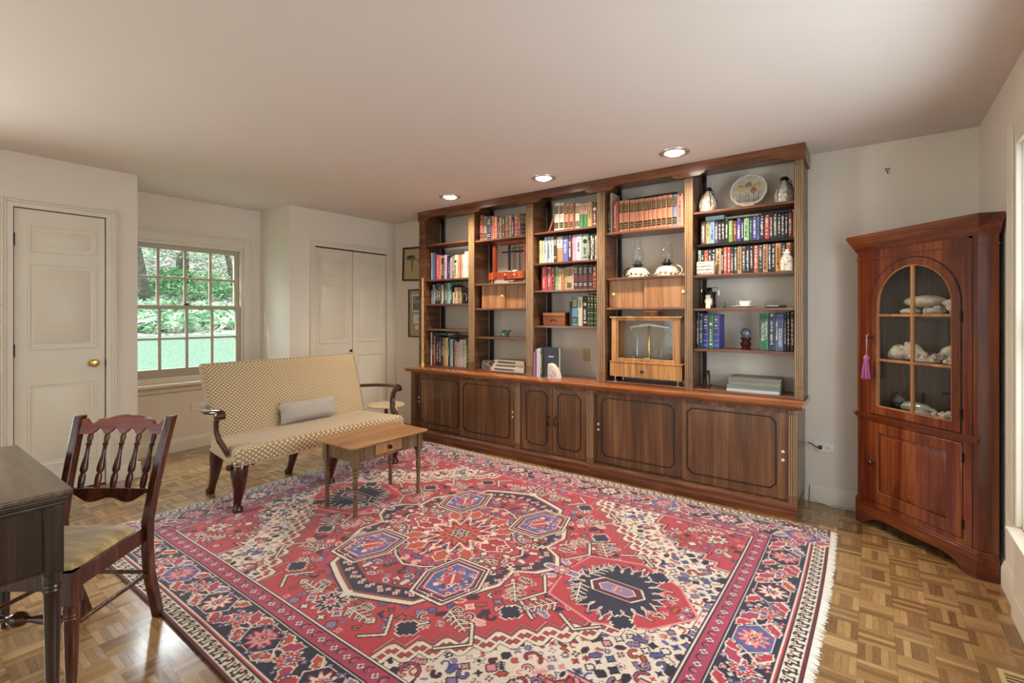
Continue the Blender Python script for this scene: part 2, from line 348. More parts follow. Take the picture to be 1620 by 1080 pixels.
# paneled doors: recessed mouldings built as raised frames around fields
def panels(mb,x,y0,y1,specs,t=.007):
    for z0,z1 in specs:
        w=.013
        o=[(y0,z0),(y1,z0),(y1,z1),(y0,z1)]
        def ins(d): return [(y0+d,z0+d),(y1-d,z0+d),(y1-d,z1-d),(y0+d,z1-d)]
        mb.plate(o,ins(w),x-.002,x+t,'x')
        a=ins(.035); b=ins(.05)
        mb.loft([[(x-.001,*p) for p in a],[(x+.006,*p) for p in b]])
def door(name,y0,y1,z1):
    m=MB().box(XL-.045,XL-.008,y0,y1,.012,z1); return m
m=door('d',.668,1.166,2.056); panels(m,XL-.008,.735,1.115,[(1.76,1.955),(1.06,1.68),(.22,.815)])
d1=struct('door_1',m,M['door'],bevel=.0015)
struct('door_knob',MB().lathe([(.0,0),(.026,0),(.026,.006),(.01,.01),(.01,.03),(.022,.038),(.029,.05),(.029,.058),(.02,.068),(0.001,.071)],n=20,M=T(XL-.008,1.094,.944)@Rm('Y',90)),M['brass'],d1)
for z in (1.835,1.06,.25): struct('hinge',MB().lathe([(.007,-.045),(.007,.045)],(XL+.004,.664,z),8).box(XL-.006,XL+.001,.655,.668,z-.045,z+.045),M['iron'],d1)
struct('latch_plate',MB().box(XL-.004,XL+.002,1.168,1.178,.92,.97),M['iron'],d1)
def casing(y0,y1,z,parent,w=.06):
    m=MB()
    def strip(t,a,b):   # a..b band measured outward from opening
        m.box(XL,XL+t,y0-b,y0-a,0,z+b).box(XL,XL+t,y1+a,y1+b,0,z+b).box(XL,XL+t,y0-a,y1+a,z+a,z+b)
    strip(.012,0,w*.55); strip(.017,w*.55,w*.82); strip(.024,w*.82,w)
    m.box(XL-.06,XL,y0-.0,y0-.008,0,z).box(XL-.06,XL,y1,y1+.008,0,z).box(XL-.06,XL,y0,y1,z,z+.008)
    struct('door_casing',m,M['trim'],parent,bevel=.002)
casing(.662,1.172,2.062,d1)
d2=struct('door_2',MB().box(XL-.06,XL-.02,2.935,3.905,2.05,2.06),M['iron'])
for y0,y1 in ((2.943,3.415),(3.421,3.893)):
    m=MB().box(XL-.05,XL-.018,y0,y1,.012,2.04); panels(m,XL-.018,y0+.055,y1-.055,[(1.735,1.94),(1.0,1.65),(.2,.86)])
    struct('door_leaf',m,M['door'],d2,bevel=.0015)
struct('door_knob',MB().lathe([(.009,0),(.007,.012),(.014,.02),(.014,.026),(.002,.03)],n=14,M=T(XL-.018,3.385,.905)@Rm('Y',90)),M['iron'],d2)
casing(2.935,3.901,2.052,d2)
# radiator cover ledge along the right wall
rc=thing('radiator_cover','cream painted radiator cover with flat ledge low along right wall','radiator cover',(XR-.02,2.1,0))
MB().box(-.035,.018,-.9,.89,.372,.388).build('ledge',M['trim'],rc,bevel=.003)
MB().box(-.006,.018,-.9,.885,.02,.372).build('panel',M['trim'],rc,bevel=.002)
MB().box(-.016,-.006,-.9,.885,.0,.11).build('skirting',M['trim'],rc,bevel=.003)
v=thing('floor_vent','pale metal floor vent set in the parquet near right wall','vent',(.43,2.36,0))
MB().plate([(-.055,-.15),(.055,-.15),(.055,.15),(-.055,.15)],[(-.04,-.135),(.04,-.135),(.04,.135),(-.04,.135)],0,.006,'z').build('frame',M['plateb'],v)
m=MB(); [m.box(-.04,.04,-.13+i*.02,-.122+i*.02,.0,.005) for i in range(14)]; m.build('slats',M['plateb'],v)
MB().box(-.04,.04,-.135,.135,0,.0015).build('grille_back',M['black'],v)
# outlets and plates
def outlet(name,label,loc,rz,horiz=True):
    o=thing(name,label,'outlet',loc,rz)
    w,h=(.058,.036) if horiz else (.036,.058)
    MB().box(-w,w,-.006,0,-h,h).build('cover_plate',M['plate'],o,bevel=.002)
    for s in (-1,1):
        c=(s*.021,0) if horiz else (0,s*.021)
        q=MB().lathe([(.0165,0),(.0165,.003),(.001,.0031)],n=16,M=T(c[0],-.006,c[1])@Rm('X',90)).build('receptacle',M['plate'],o)
        MB().box(c[0]-.008,c[0]-.005,-.0096,-.0088,c[1]-.005,c[1]+.005).box(c[0]+.004,c[0]+.007,-.0096,-.0088,c[1]-.005,c[1]+.005).build('slots',M['black'],q)
    return o
outlet('wall_outlet','white double wall outlet with black plug, right of the bookcase',(-.262,YB,.388),0)
outlet('wall_outlet','white double wall outlet under the garden window',(XA,2.04,.402),R(90))
o=thing('blank_plate','beige blank wall plate behind open counter bay of bookcase','wall plate',(-2.108,YB,.944))
MB().box(-.036,.036,-.006,0,-.058,.058).build('plate',M['plateb'],o,bevel=.002)
for s in(-1,1): MB().lathe([(.004,0),(.004,.0015),(.0005,.002)],n=8,M=T(0,-.006,s*.04)@Rm('X',90)).build('screw',M['brass'],o)
c=thing('power_cord','black power cord and plug at outlet beside bookcase','cord',(-.283,YB-.0095,.388))
MB().lathe([(.003,.03),(.011,.026),(.013,.012),(.013,0),(.001,0)],n=12,M=Rm('X',90)).build('plug',M['black'],c)
MB().tube([(0,-.028,0),(-.02,-.035,.004),(-.05,-.025,.02),(-.075,-.018,.028)],.0035,6).build('cable',M['black'],c)
tag(MB().tube([(-.335,4.0,.03),(-.29,3.985,.012),(-.2,3.96,.006),(-.08,3.97,.006),(.05,3.93,.006)],.003,6).build('extension_cord',M['plate']),'thin pale cord lying on floor against back baseboard','cord')
h=thing('picture_hook','small black metal picture hook on bare back wall','hook',(.088,YB,2.248))
MB().tube([(-.011,-.003,.016),(.011,-.003,.018),(.002,-.004,-.012),(-.011,-.003,.016)],.0028,6).build('hook_plate',M['iron'],h)
MB().tube([(0,-.003,-.01),(0,-.012,-.016),(0,-.014,-.008)],.0025,6).build('hook_tip',M['iron'],h)
# recessed ceiling lights
t=NT('lamp_lens'); t.set(col=(1,.95,.88),emis=(1,.9,.76),estr=26.); M['lens']=t.m
M['ringm']=plain('lamp_trim','c9c0b4',.3,.7)
cl=thing('recessed_light','small recessed round ceiling light above leftmost bookcase bays, farthest','ceiling light',(-3.235,3.39,H),0,'recessed ceiling lights')
MB().loft([[(r*math.cos(a),r*math.sin(a),z) for a in [2*PI*k/40 for k in range(40)]] for r,z in ((.102,0),(.100,-.006),(.092,-.008),(.086,-.003),(.080,-.009),(.072,-.009),(.062,-.002),(.060,.0))],caps=False).build('trim_ring',M['ringm'],cl)
MB().lathe([(.060,-.001),(.058,-.008),(.046,-.016),(.03,-.020),(.002,-.022)],n=32).build('lens',M['lens'],cl)
lab={1:'recessed round ceiling light over middle bookcase bay, between the other two',2:'recessed round ceiling light near right end of bookcase, nearest and largest'}
for i,(x,y) in enumerate(((-3.235,3.39),(-2.172,3.385),(-1.10,3.395))):
    if i: c=copy_tree(cl); c.location=(x,y,H); c['label']=lab[i]
    light('recessed_spot','SPOT',(x,y,H-.045),72,(1,.84,.68),(0,0,0),spot_size=R(150),spot_blend=.9,shadow_soft_size=.05)
# ---------------------------------------------------------------- base cabinets
def octo(x0,x1,z0,z1,c): return [(x0+c,z0),(x1-c,z0),(x1,z0+c),(x1,z1-c),(x1-c,z1),(x0+c,z1),(x0,z1-c),(x0,z0+c)]
FY=3.57
def leaf(parent,x0,x1,y,p0,p1,name='sliding_door'):
    # door leaf with an ebonised octagonal moulding; x relative to parent
    z0,z1=.117,.70
    d=MB().box(x0,x1,y,y+.018,z0,z1).build(name,M['panel'],parent,bevel=.001)
    a=octo(p0,p1,z0+.055,z1-.055,.035); b=octo(p0+.007,p1-.007,z0+.062,z1-.062,.033)
    MB().plate(a,b,y-.004,y+.001,'y').build('moulding',M['ebony'],d)
    return d
def pulls(d,x,y,zs):
    for z in zs: MB().lathe([(.0,0),(.009,0),(.010,.002),(.0075,.004),(.006,.002),(.0005,.0015)],n=14,M=T(x,y,z)@Rm('X',90)).build('pull',M['ivory'],d)
def flutes(x0,x1,y,z0,z1,n=3):
    wd=(x1-x0); mb=MB()
    for k in range(n+1):
        c=x0+wd*(.14+.72*k/n); mb.prism([(c-.003,y),(c+.003,y),(c+.0015,y-.005),(c-.0015,y-.005)],z0,z1,'z')
    return mb
def basecab(x0,x1,label,kind):
    o=thing('base_cabinet',label,'cabinet',((x0+x1)/2,3.8,0),0,'base cabinets under the bookcase'); ox=-(x0+x1)/2
    A=lambda x:x+ox
    y=lambda v:v-3.8
    MB().box(A(x0),A(x1),y(3.625),y(4.0),.10,.705).box(A(x0),A(x1),y(3.57),y(3.625),.675,.705).box(A(x0),A(x1),y(3.57),y(3.625),.10,.115).build('carcass',M['cab'],o)
    MB().box(A(x0),A(x1),y(3.575),y(3.99),0,.085).box(A(x0),A(x1),y(3.553),y(3.575),0,.085).prism([(y(3.553),.085),(y(3.575),.085),(y(3.575),.105),(y(3.566),.105),(y(3.556),.095)],A(x0),A(x1),'x').build('plinth',M['cabx'],o,bevel=.001)
    return o,A,y
cb,A,y=basecab(-3.984,-2.563,'low walnut cabinet, left end, two sliding doors, beneath the leftmost bays','s')
MB().box(A(-3.984),A(-3.915),y(3.57),y(3.625),.115,.675).build('stile',M['cab'],cb,bevel=.002)
MB().box(A(-2.60),A(-2.563),y(3.57),y(3.625),.115,.675).build('stile',M['cab'],cb,bevel=.002)
d=leaf(cb,A(-3.915),A(-3.25),y(3.60),A(-3.87),A(-3.315)); pulls(d,A(-3.893),y(3.60),(.43,.385))
d=leaf(cb,A(-3.275),A(-2.60),y(3.578),A(-3.235),A(-2.66)); pulls(d,A(-2.63),y(3.578),(.425,.38))
cb,A,y=basecab(-2.563,-1.84,'low walnut cabinet in the middle with two hinged doors and dark bow handles','h')
MB().box(A(-2.563),A(-2.53),y(3.57),y(3.625),.115,.675).box(A(-1.872),A(-1.84),y(3.57),y(3.625),.115,.675).build('stile',M['cab'],cb,bevel=.002)
for a,b,p,q,hx in ((-2.53,-2.204,-2.475,-2.255,-2.235),(-2.198,-1.872,-2.15,-1.925,-2.17)):
    d=leaf(cb,A(a),A(b),y(3.572),A(p),A(q),'hinged_door')
    MB().tube([(A(hx),y(3.572),.36),(A(hx),y(3.552),.37),(A(hx),y(3.545),.40),(A(hx),y(3.552),.43),(A(hx),y(3.572),.44)],[.006,.005,.0045,.005,.006],8).build('handle',M['iron'],d)
cb,A,y=basecab(-1.84,-.374,'low walnut cabinet, right end, widest sliding doors, beneath the rightmost bays','s')
MB().box(A(-1.84),A(-1.805),y(3.57),y(3.625),.115,.675).box(A(-.425),A(-.374),y(3.57),y(3.625),.115,.675).build('stile',M['cab'],cb,bevel=.002)
d=leaf(cb,A(-1.805),A(-1.09),y(3.60),A(-1.755),A(-1.165)); pulls(d,A(-1.782),y(3.60),(.425,.38))
d=leaf(cb,A(-1.10),A(-.425),y(3.578),A(-1.07),A(-.495)); pulls(d,A(-.458),y(3.578),(.425,.37))
for x0,x1,lb in ((-2.592,-2.535,'left'),(-1.870,-1.808,'middle'),(-.427,-.374,'right')):
    cx=(x0+x1)/2
    o=MB().box(x0-cx,x1-cx,-.012,-.0005,.10,.70)
    o=o.build('fluted_pilaster',M['fluted']); o.location=(cx,FY,0); flutes(x0-cx,x1-cx,-.012,.155,.665).build('fluting',M['flute'],o)
    tag(o,{'left':'short fluted pilaster strip between sliding-door and hinged-door base cabinets','middle':'short fluted pilaster strip right of the hinged base cabinet doors','right':'short fluted pilaster strip at right end of base cabinets'}[lb],'pilaster','fluted strips on the base cabinets')
o=MB().prism([(3.545,.706),(3.535,.716),(3.53,.722),(3.522,.730),(3.522,.742),(3.528,.745),(4.0,.745),(4.0,.706)],-4.035,-.343,'x').build('worktop',M['counter'])
tag(o,'long polished reddish walnut worktop running over the base cabinets','worktop')
# ---------------------------------------------------------------- bookcase
BX=-2.18; BYF=3.72
bk=thing('bookcase','tall five-bay walnut bookcase with moulded cornice standing on the worktop','bookcase',(BX,3.86,.745))
Z0=.745
def bp(name,mb,mat,parent=None,**k):
    mb.v=[(x-BX,y_-3.86,z-Z0) for x,y_,z in mb.v]; return mb.build(name,mat,parent or bk,**k)
PIL=[(-4.018,-3.928),(-3.294,-3.217),(-2.582,-2.504),(-1.857,-1.782),(-1.129,-1.068),(-.41,-.358)]
for i,(a,b) in enumerate(PIL):
    zb=.747
    c=(a+b)/2
    if i==0: u=MB().box(a,a+.02,BYF+.012,4.0,zb,2.42).box(b-.018,b,BYF+.012,4.0,zb,2.42)
    elif i==5: u=MB().box(a,a+.018,BYF+.012,4.0,zb,2.42).box(b-.02,b,BYF+.012,4.0,zb,2.42)
    else: u=MB().box(a,a+.014,BYF+.012,4.0,zb,2.42).box(b-.014,b,BYF+.012,4.0,zb,2.42)
    up=bp('upright',u,M['caby'])
    m=MB().box(a,b,BYF,BYF+.012,zb,2.40)
    if i==0: m.box(a+.03,a+.036,BYF-.004,BYF,zb+.06,2.30).box(a+.052,a+.058,BYF-.004,BYF,zb+.06,2.30)
    pf=bp('pilaster',m,M['cabx'] if i==0 else M['fluted'],bevel=.001)
    if i:
        fl=flutes(a,b,BYF,zb+.09,2.30); fl.v=[(x-BX,y_-3.86,z-Z0) for x,y_,z in fl.v]; fl.build('fluting',M['flute'],pf)
    if i<5: bp('rear_stile',MB().box(b,b+.028,3.975,4.0,zb,2.40),M['ebony']); bp('shelf_track',MB().box(b,b+.003,3.952,3.966,zb,2.34),M['ringm'])
BAY=[(PIL[i][1],PIL[i+1][0]) for i in range(5)]
SH={0:[2.078,1.695,1.43,1.16],1:[2.060,1.623,1.378,1.091],2:[2.066,1.783,1.534,1.212],3:[1.991,1.615,1.37],4:[2.076,1.604,1.358,1.059]}
for i,zs in SH.items():
    for z in zs: bp('shelf',MB().box(BAY[i][0]+.001,BAY[i][1]-.001,3.735,3.973,z-.018,z),M['shelf'],bevel=.002)
bp('tier_board',MB().box(-1.066,-.412,3.80,3.97,1.822,1.840),M['ebony'])
for i in (0,1,3,4): bp('bottom_board',MB().box(BAY[i][0],BAY[i][1],3.725,3.973,.747,.763),M['cabx'],bevel=.002)
# cornice: fascia with shaped lower edge
m=MB(); pts=[(-4.01,2.438),(-4.01,2.348)]
for a,b in BAY:
    e=.085; pts+=[(a+.0,2.335),(a+e-.03,2.335),(a+e-.015,2.345),(a+e,2.350),(a+e+.012,2.366),(b-e-.012,2.366),(b-e,2.350),(b-e+.015,2.345),(b-e+.03,2.335),(b,2.335)]
pts[1]=(-4.01,2.335); pts+=[(-.344,2.335),(-.344,2.438)]
m.prism(pts,3.695,3.72,'y'); m.box(-4.0,-.355,3.72,3.998,2.405,2.437)
m.box(-.362,-.344,3.72,4.0,2.335,2.438).box(-4.01,-3.99,3.72,4.0,2.335,2.438)
bp('cornice',m,M['cabx'],bevel=.002)
for a,b,z0,z1,mid,kn in ((BAY[1][0],BAY[1][1],1.378,1.605,.53,[(.49,1.5)]),(BAY[3][0],BAY[3][1],1.37,1.597,.52,[(.075,1.483),(.965,1.487)])):
    wd=b-a
    dl=bp('sliding_door',MB().box(a+(.05 if mid>.525 else .012),a+wd*mid,3.782,3.796,z0,z1),M['lightw'],bevel=.001)
    dr=bp('sliding_door',MB().box(a+wd*mid-.02,b-.004,3.765,3.779,z0,z1) if mid<.525 else MB().box(a+wd*mid-.02,b-.004,3.80,3.814,z0,z1),M['lightw'],bevel=.001)
    for k,(u,z) in enumerate(kn):
        y0=3.782 if k==0 else 3.765
        q=MB().lathe([(.0,0),(.012,0),(.013,.003),(.009,.006),(.0005,.004)],n=16,M=T(a+wd*u,y0,z)@Rm('X',90)); q.v=[(x-BX,y_-3.86,z_-Z0) for x,y_,z_ in q.v]
        q.build('pull',M['ivory'],dl if k==0 else dr)
# ---------------------------------------------------------------- books
ROWS = {
 'b1s2': (3.79, 1.697, '-3911,23,298,cfd6de,p -3888,20,297,5a6a9a,p -3868,20,295,6f7fae,p -3848,20,294,34305a,p -3828,18,273,b84a4a,p -3810,23,268,e03a3a,t -3787,22,262,e2583c,p -3765,16,258,d8a070,p -3749,17,232,2a2622,t -3732,22,212,3a3438,t -3710,44,260,c6a6c8,p -3666,21,252,3a2a3c,p -3645,22,181,54405e,p -3623,21,224,b3a0b4,p -3602,21,240,9a8f88,p -3581,23,242,7d746a,p -3558,45,249,e4cfa6,d -3513,31,240,d89a7c,p -3482,27,247,b07050,p -3455,37,248,eec0b0,p -3418,20,276,f2e6da,p -3398,21,274,dcd8ce,p -3377,26,267,f2ddd0,p'),
 'b1s3': (3.79, 1.432, '-3911,27,82,c9a0b8,p -3884,36,210,7faab4,p -3848,32,202,1c1a1c,t -3816,27,220,24302c,t -3789,31,220,2a1c24,t -3758,35,206,c8bca8,t -3723,26,218,2c3430,t -3697,35,216,6a7a66,t -3662,47,214,7fc0b0,p -3615,30,194,3a2a2c,t -3585,26,118,d0c4a0,p -3559,46,170,cdb88c,p -3513,54,169,b99b68,p'),
 'b1s5': (3.79, 0.765, '-3946,31,318,1d1a1c,p -3915,20,354,d8d4cc,p -3895,25,319,24302e,p -3870,30,317,c8452f,p -3840,19,314,2a2422,p -3821,35,318,14161a,t -3786,39,308,2b2a38,t -3747,24,309,3c2c2c,p -3723,29,302,b06a44,p -3694,21,303,d8b070,p -3673,25,304,c8c47c,p -3648,23,298,1c1a18,p -3625,45,288,9ec0cc,p -3580,18,272,22201e,p -3562,47,266,c89878,p -3515,35,260,c8bcc0,p -3480,38,288,d4d0c8,p -3442,31,290,d8c8a8,p -3411,23,290,d8e0a0,p -3388,27,292,2a5a40,t'),
 'b2s1': (3.79, 2.062, '-3205,41,260,c83a3c,l -3164,50,243,8a8468,l -3114,58,240,4a3a5c,l -3056,39,234,c07058,t -3017,44,230,c8504a,b -2973,21,218,2a2420,t -2952,36,218,6d7058,b -2916,32,211,8c3a34,l -2884,47,224,b85a48,l -2837,37,219,8a8470,b -2800,27,216,2a2c3c,t -2773,54,217,c04a44,b -2719,23,216,7a7868,p -2696,26,214,501c22,b -2670,18,211,3a1418,b -2652,28,200,6a3a20,b -2621,30,193,7a2c24,p'),
 'b3s1': (3.79, 2.068, '-2321,53,256,c9c4bc,l -2268,50,251,c4beb4,l -2218,49,234,b8664a,l -2169,47,232,b47458,l -2122,19,228,6a3020,p -2103,44,223,c8b8a0,l -2059,36,224,2f7a3c,g -2023,42,222,2c7a40,g -1981,47,222,c89a58,p -1934,45,211,6a3824,d'),
 'b3s2': (3.79, 1.785, '-2483,26,216,e0cf9a,p -2457,30,214,d4cc98,p -2427,29,240,b8c0c8,p -2398,37,242,9ab4cc,t -2361,35,238,d8b8a8,p -2326,35,239,3a342c,l -2291,59,235,d8703c,g -2232,56,234,4a5aa0,p -2176,45,233,4a1c2c,t -2131,37,233,c890a0,p -2094,60,232,b8a8b8,p -2034,62,230,8aa088,d -1972,18,222,201c1c,t -1954,20,212,d0ccc4,t -1934,23,210,2a2826,t -1911,19,208,c8c8bc,t'),
 'b3s3': (3.79, 1.536, '-2457,56,219,c02838,t -2401,57,212,b03a48,t -2344,30,209,7a1420,b -2314,33,211,8aa878,p -2281,34,197,c8b890,p -2247,34,195,b8603c,b -2213,24,197,a8b078,p -2189,31,200,c09070,l -2158,19,199,b8a080,l -2139,22,206,c0ac90,p -2117,46,216,5a2a30,l -2071,47,212,5a2a30,l -2024,47,210,5a2a30,l -1977,46,207,5a2a30,l -1931,39,196,8c241c,b'),
 'b3s4': (3.79, 1.214, '-2160,21,216,1c3038,p -2139,67,261,4a8ab0,l -2072,43,256,d8c8a0,g -2029,46,262,2a1c1c,d -1983,29,283,2c4a30,b -1954,32,282,284428,b -1922,30,276,34502f,b'),
 'b3s5': (3.72, 0.745, '-2506,22,224,b87098,p -2484,21,251,8a5a90,p -2463,18,256,dcd8dc,p -2445,18,262,e4e2de,p -2427,23,262,3a4a3c,t'),
 'b4s1': (3.78, 1.993, '-1810,43,341,2a2420,d -1767,21,340,b89878,p -1746,55,260,a84a2c,t -1686,44,264,c87850,l -1642,45,260,c87850,l -1595,46,257,c87850,l -1549,36,254,c87850,l -1513,39,254,c87850,l -1474,39,253,c87850,l -1435,29,253,c87850,l -1406,38,252,c87850,l -1368,42,253,c87850,l -1326,40,255,c87850,l -1286,44,254,c87850,l -1242,38,250,6d7890,l -1204,50,250,d0806c,t'),
 'b5s2u': (3.8, 1.842, '-1032,36,170,6a4a38,t -996,32,170,a8a070,p -964,30,171,7aa8d0,t -934,25,164,5a4a70,t -909,23,164,2a2428,t -886,25,171,221e20,t -861,25,172,2c2628,t -836,30,156,6a9a40,p -806,25,148,8a2c1c,p -781,30,165,3a3a98,t -751,18,159,2a2230,t -733,34,160,98c890,t -699,22,164,2c5a50,p -677,29,165,3c3a90,t -648,16,166,6878b0,t -632,32,167,2c2226,t -600,31,168,b02c30,t -569,22,172,3a3030,t -547,28,169,282428,t -519,21,165,2a262a,t -498,24,164,2c2a30,t -474,20,164,2a262a,t -454,27,168,7a3428,t -427,18,166,8a6a58,p'),
 'b5s2l': (3.8, 1.606, '-1054,22,191,9ab0a0,p -1032,24,189,2a2020,t -1008,28,188,b0482c,p -980,26,186,3a3c3c,t -954,28,189,2c3048,t -926,39,194,d0a068,t -887,17,192,2c2c34,t -870,24,199,c8392c,t -846,23,199,c8392c,t -823,23,197,283838,t -800,24,195,344440,t -776,28,196,c89458,t -748,28,196,343a40,t -720,25,196,241c24,t -695,24,195,2a1c24,t -671,33,195,b04a30,t -638,27,197,2c3c3c,t -611,32,198,c88c58,t -579,23,198,242838,t -556,24,199,2c3034,t -532,35,198,d08a40,t -497,30,198,2a3438,t -467,35,198,b0622c,t -432,15,196,2a2020,p'),
 'b5s4a': (3.8, 1.061, '-1084,39,272,1c2438,t -1045,27,262,2c3850,t -1016,38,253,2c3a94,b -978,34,250,2a8050,d -944,42,253,34389c,b'),
 'b5s4b': (3.8, 1.061, '-632,56,259,2a7050,m -576,41,258,28344c,t -535,54,252,4a5c80,z -481,17,265,222428,t -464,22,273,181818,t -442,25,277,201a18,t'),
}
PAL={'white':'e8e4dc','cream':'e4d4ac','beige':'c8b088','tan':'b98a5a','pale pink':'e8bcae','rose':'c07080','terracotta':'c06848','orange':'d8703c','bright red':'dc3c34','red':'b83030','dark red':'781c20','maroon':'501c24','brown':'6a3a24','dark brown':'2c2020','black':'18161a','charcoal':'30343a','grey':'8c8880','slate blue':'5a6a90','blue':'343c98','navy':'26304c','light blue':'86a8c8','teal':'7fb8ac','dark green':'2a4a32','green':'4c8a44','sage green':'98a880','olive':'84805c','mauve':'b8a0b8','plum':'50405c'}
PALV={k:[int(v[i:i+2],16) for i in (0,2,4)] for k,v in PAL.items()}
def cname(h):
    c=[int(h[i:i+2],16) for i in (0,2,4)]; return min(PALV,key=lambda k:sum((a-b)**2 for a,b in zip(c,PALV[k])))
ORD=['first','second','third','fourth','fifth','sixth','seventh','eighth','ninth','tenth','eleventh','twelfth','thirteenth','fourteenth','fifteenth','sixteenth','seventeenth','eighteenth','nineteenth','twentieth','twenty-first','twenty-second','twenty-third','twenty-fourth','twenty-fifth','twenty-sixth']
def text_mb(s,size,M4,mb,depth=.0006):
    cu=bpy.data.curves.new('t','FONT'); cu.body=s; cu.size=size; cu.extrude=depth; cu.align_x='CENTER'; cu.align_y='CENTER'; cu.offset=size*.012
    o=bpy.data.objects.new('t',cu); COL.objects.link(o); dg=bpy.context.evaluated_depsgraph_get(); dg.update()
    me=o.evaluated_get(dg).to_mesh(); mb.add([v.co[:] for v in me.vertices],[tuple(p.vertices) for p in me.polygons],M4)
    o.evaluated_get(dg).to_mesh_clear(); bpy.data.objects.remove(o); bpy.data.curves.remove(cu); return mb
def marks(mb,cx,z0,z1,h,g,y=-.0032):
    # unreadably small lettering running up the spine
    z=z0
    while z<z1:
        l=g.uniform(.003,.0065); 
        if g.random()<.82:
            a=g.uniform(.2,.38)*h; mb.box(cx-a,cx+a,y,y+.0015,z,z+l*.55)
            if g.random()<.6: mb.box(cx-h*.5,cx-h*.25,y,y+.0015,z,z+l*.8)
        z+=l
def book(w,h,col,style,label,group,loc,depth,g,tilt=0,text=None):
    w=max(w,.009)-.0015; o=thing('book',label,'book',loc,0,group)
    if tilt: o.rotation_euler=(0,R(tilt),0)
    t=.0022; D=depth
    c=MB(); k=min(.004,w*.2)
    c.loft([[(0,k*.6,z),(k,-.001,z),(w/2,-.0025,z),(w-k,-.001,z),(w,k*.6,z),(w,.005,z),(0,.005,z)] for z in (0,h)])
    c.box(0,t,.005,D,0,h).box(w-t,w,.005,D,0,h); c.build('cover',M['cover'],o,color=col)
    if w>.006: MB().box(t,w-t,.006,D-.004,.003,h-.004).build('pages',M['paper'],o)
    lum=sum(int(col[i:i+2],16) for i in (0,2,4))/3
    ink=M['letter'] if lum<120 else M['ink']
    if style=='t':
        m=MB(); s=g.uniform(.10,.2)*h; e=g.uniform(.72,.9)*h; marks(m,w/2,s,e,min(w*.55,.016),g); m.build('spine_title',ink,o)
        if g.random()<.6: m=MB(); m.box(w*.36,w*.64,-.0032,-.0015,h*.93,h*.93+w*.28); m.build('emblem',ink,o)
    elif style=='l':
        MB().box(w*.1,w*.9,-.0032,-.001,h*.62,h*.9).build('label_panel',M['ink'],o); MB().box(w*.1,w*.9,-.0032,-.001,h*.1,h*.3).build('label_panel',M['ink'],o)
        m=MB()
        for z in (.66,.71,.76,.81,.86,.15,.22): m.box(w*g.uniform(.15,.25),w*g.uniform(.75,.86),-.0042,-.003,h*z,h*z+.004)
        m.build('spine_title',M['gold'] if lum>90 else M['letter'],o)
    elif style=='b':
        m=MB(); [m.box(w*.06,w*.94,-.0035,-.001,h*z,h*z+.003) for z in (.08,.22,.4,.58,.76,.92)]; [m.box(w*.25,w*.75,-.0034,-.001,h*z,h*z+.012) for z in (.64,.82)]; m.build('gilt_bands',M['gold'],o)
    elif style=='g':
        MB().box(w*.03,w*.97,-.003,-.0005,h*.55,h*.97).build('spine_panel',M['cover'],o,color='c08a74' if lum<120 else 'e0d2ac')
        m=MB(); marks(m,w/2,h*.6,h*.9,w*.5,g,-.0038); m.build('spine_title',M['ink'],o)
    elif style=='d':
        MB().lathe([(w*.33,0),(w*.33,.003),(w*.2,.003)],n=14,M=T(w/2,-.0005,h*.72)@Rm('X',90)).box(w*.2,w*.8,-.0032,-.001,h*.1,h*.14).build('emblem',ink,o)
        m=MB(); marks(m,w/2,h*.2,h*.55,w*.5,g); m.build('spine_title',ink,o)
    elif style=='p' and w>.02:
        m=MB(); m.box(w*.2,w*.8,-.0032,-.001,h*.8,h*.8+.003); marks(m,w/2,h*.35,h*.7,w*.35,g); m.build('spine_title',ink,o)
    elif style in 'mz':
        m=text_mb('MEDICINE' if style=='m' else 'ZOOLOGY',w*(.52 if style=='m' else .50),T(w*(.36 if style=='m' else .60),-.003,h*(.5 if style=='m' else .36))@Rm('X',90)@Rm('Z',-90),MB()); m.build('spine_title',M['letter'],o)
        m=MB(); marks(m,w*(.78 if style=='m' else .22),h*.3,h*.8,w*.25,g); m.build('spine_subtitle',M['letter'],o)
        MB().box(w*.06,w*.94,-.0031,-.001,h*.86,h*.97).build('spine_panel',M['cover'],o,color='1c5c3c' if style=='m' else '38486c')
    return o
DESC={'b1s2':('second shelf, leftmost bay','books on second shelf of leftmost bay'),'b1s3':('third shelf, leftmost bay','books on third shelf of leftmost bay'),'b1s5':('bottom shelf, leftmost bay','books on bottom shelf of leftmost bay'),
'b2s1':('top shelf, second bay','old books on top shelf of second bay'),'b3s1':('top shelf, middle bay','books on top shelf of middle bay'),'b3s2':('second shelf, middle bay','books on second shelf of middle bay'),'b3s3':('third shelf, middle bay','books on third shelf of middle bay'),
'b3s4':('shelf above open counter, middle bay','books beside the wooden box'),'b3s5':('on worktop, middle bay','books on the worktop'),'b4s1':('top shelf, fourth bay','leather set on top shelf of fourth bay'),
'b5s2u':('upper row of double tier, rightmost bay','paperbacks in upper row, rightmost bay'),'b5s2l':('lower row of double tier, rightmost bay','paperbacks in lower row, rightmost bay'),'b5s4a':('left group above bottom, rightmost bay','books left of the glass ball'),'b5s4b':('right group above bottom, rightmost bay','books right of the glass ball')}
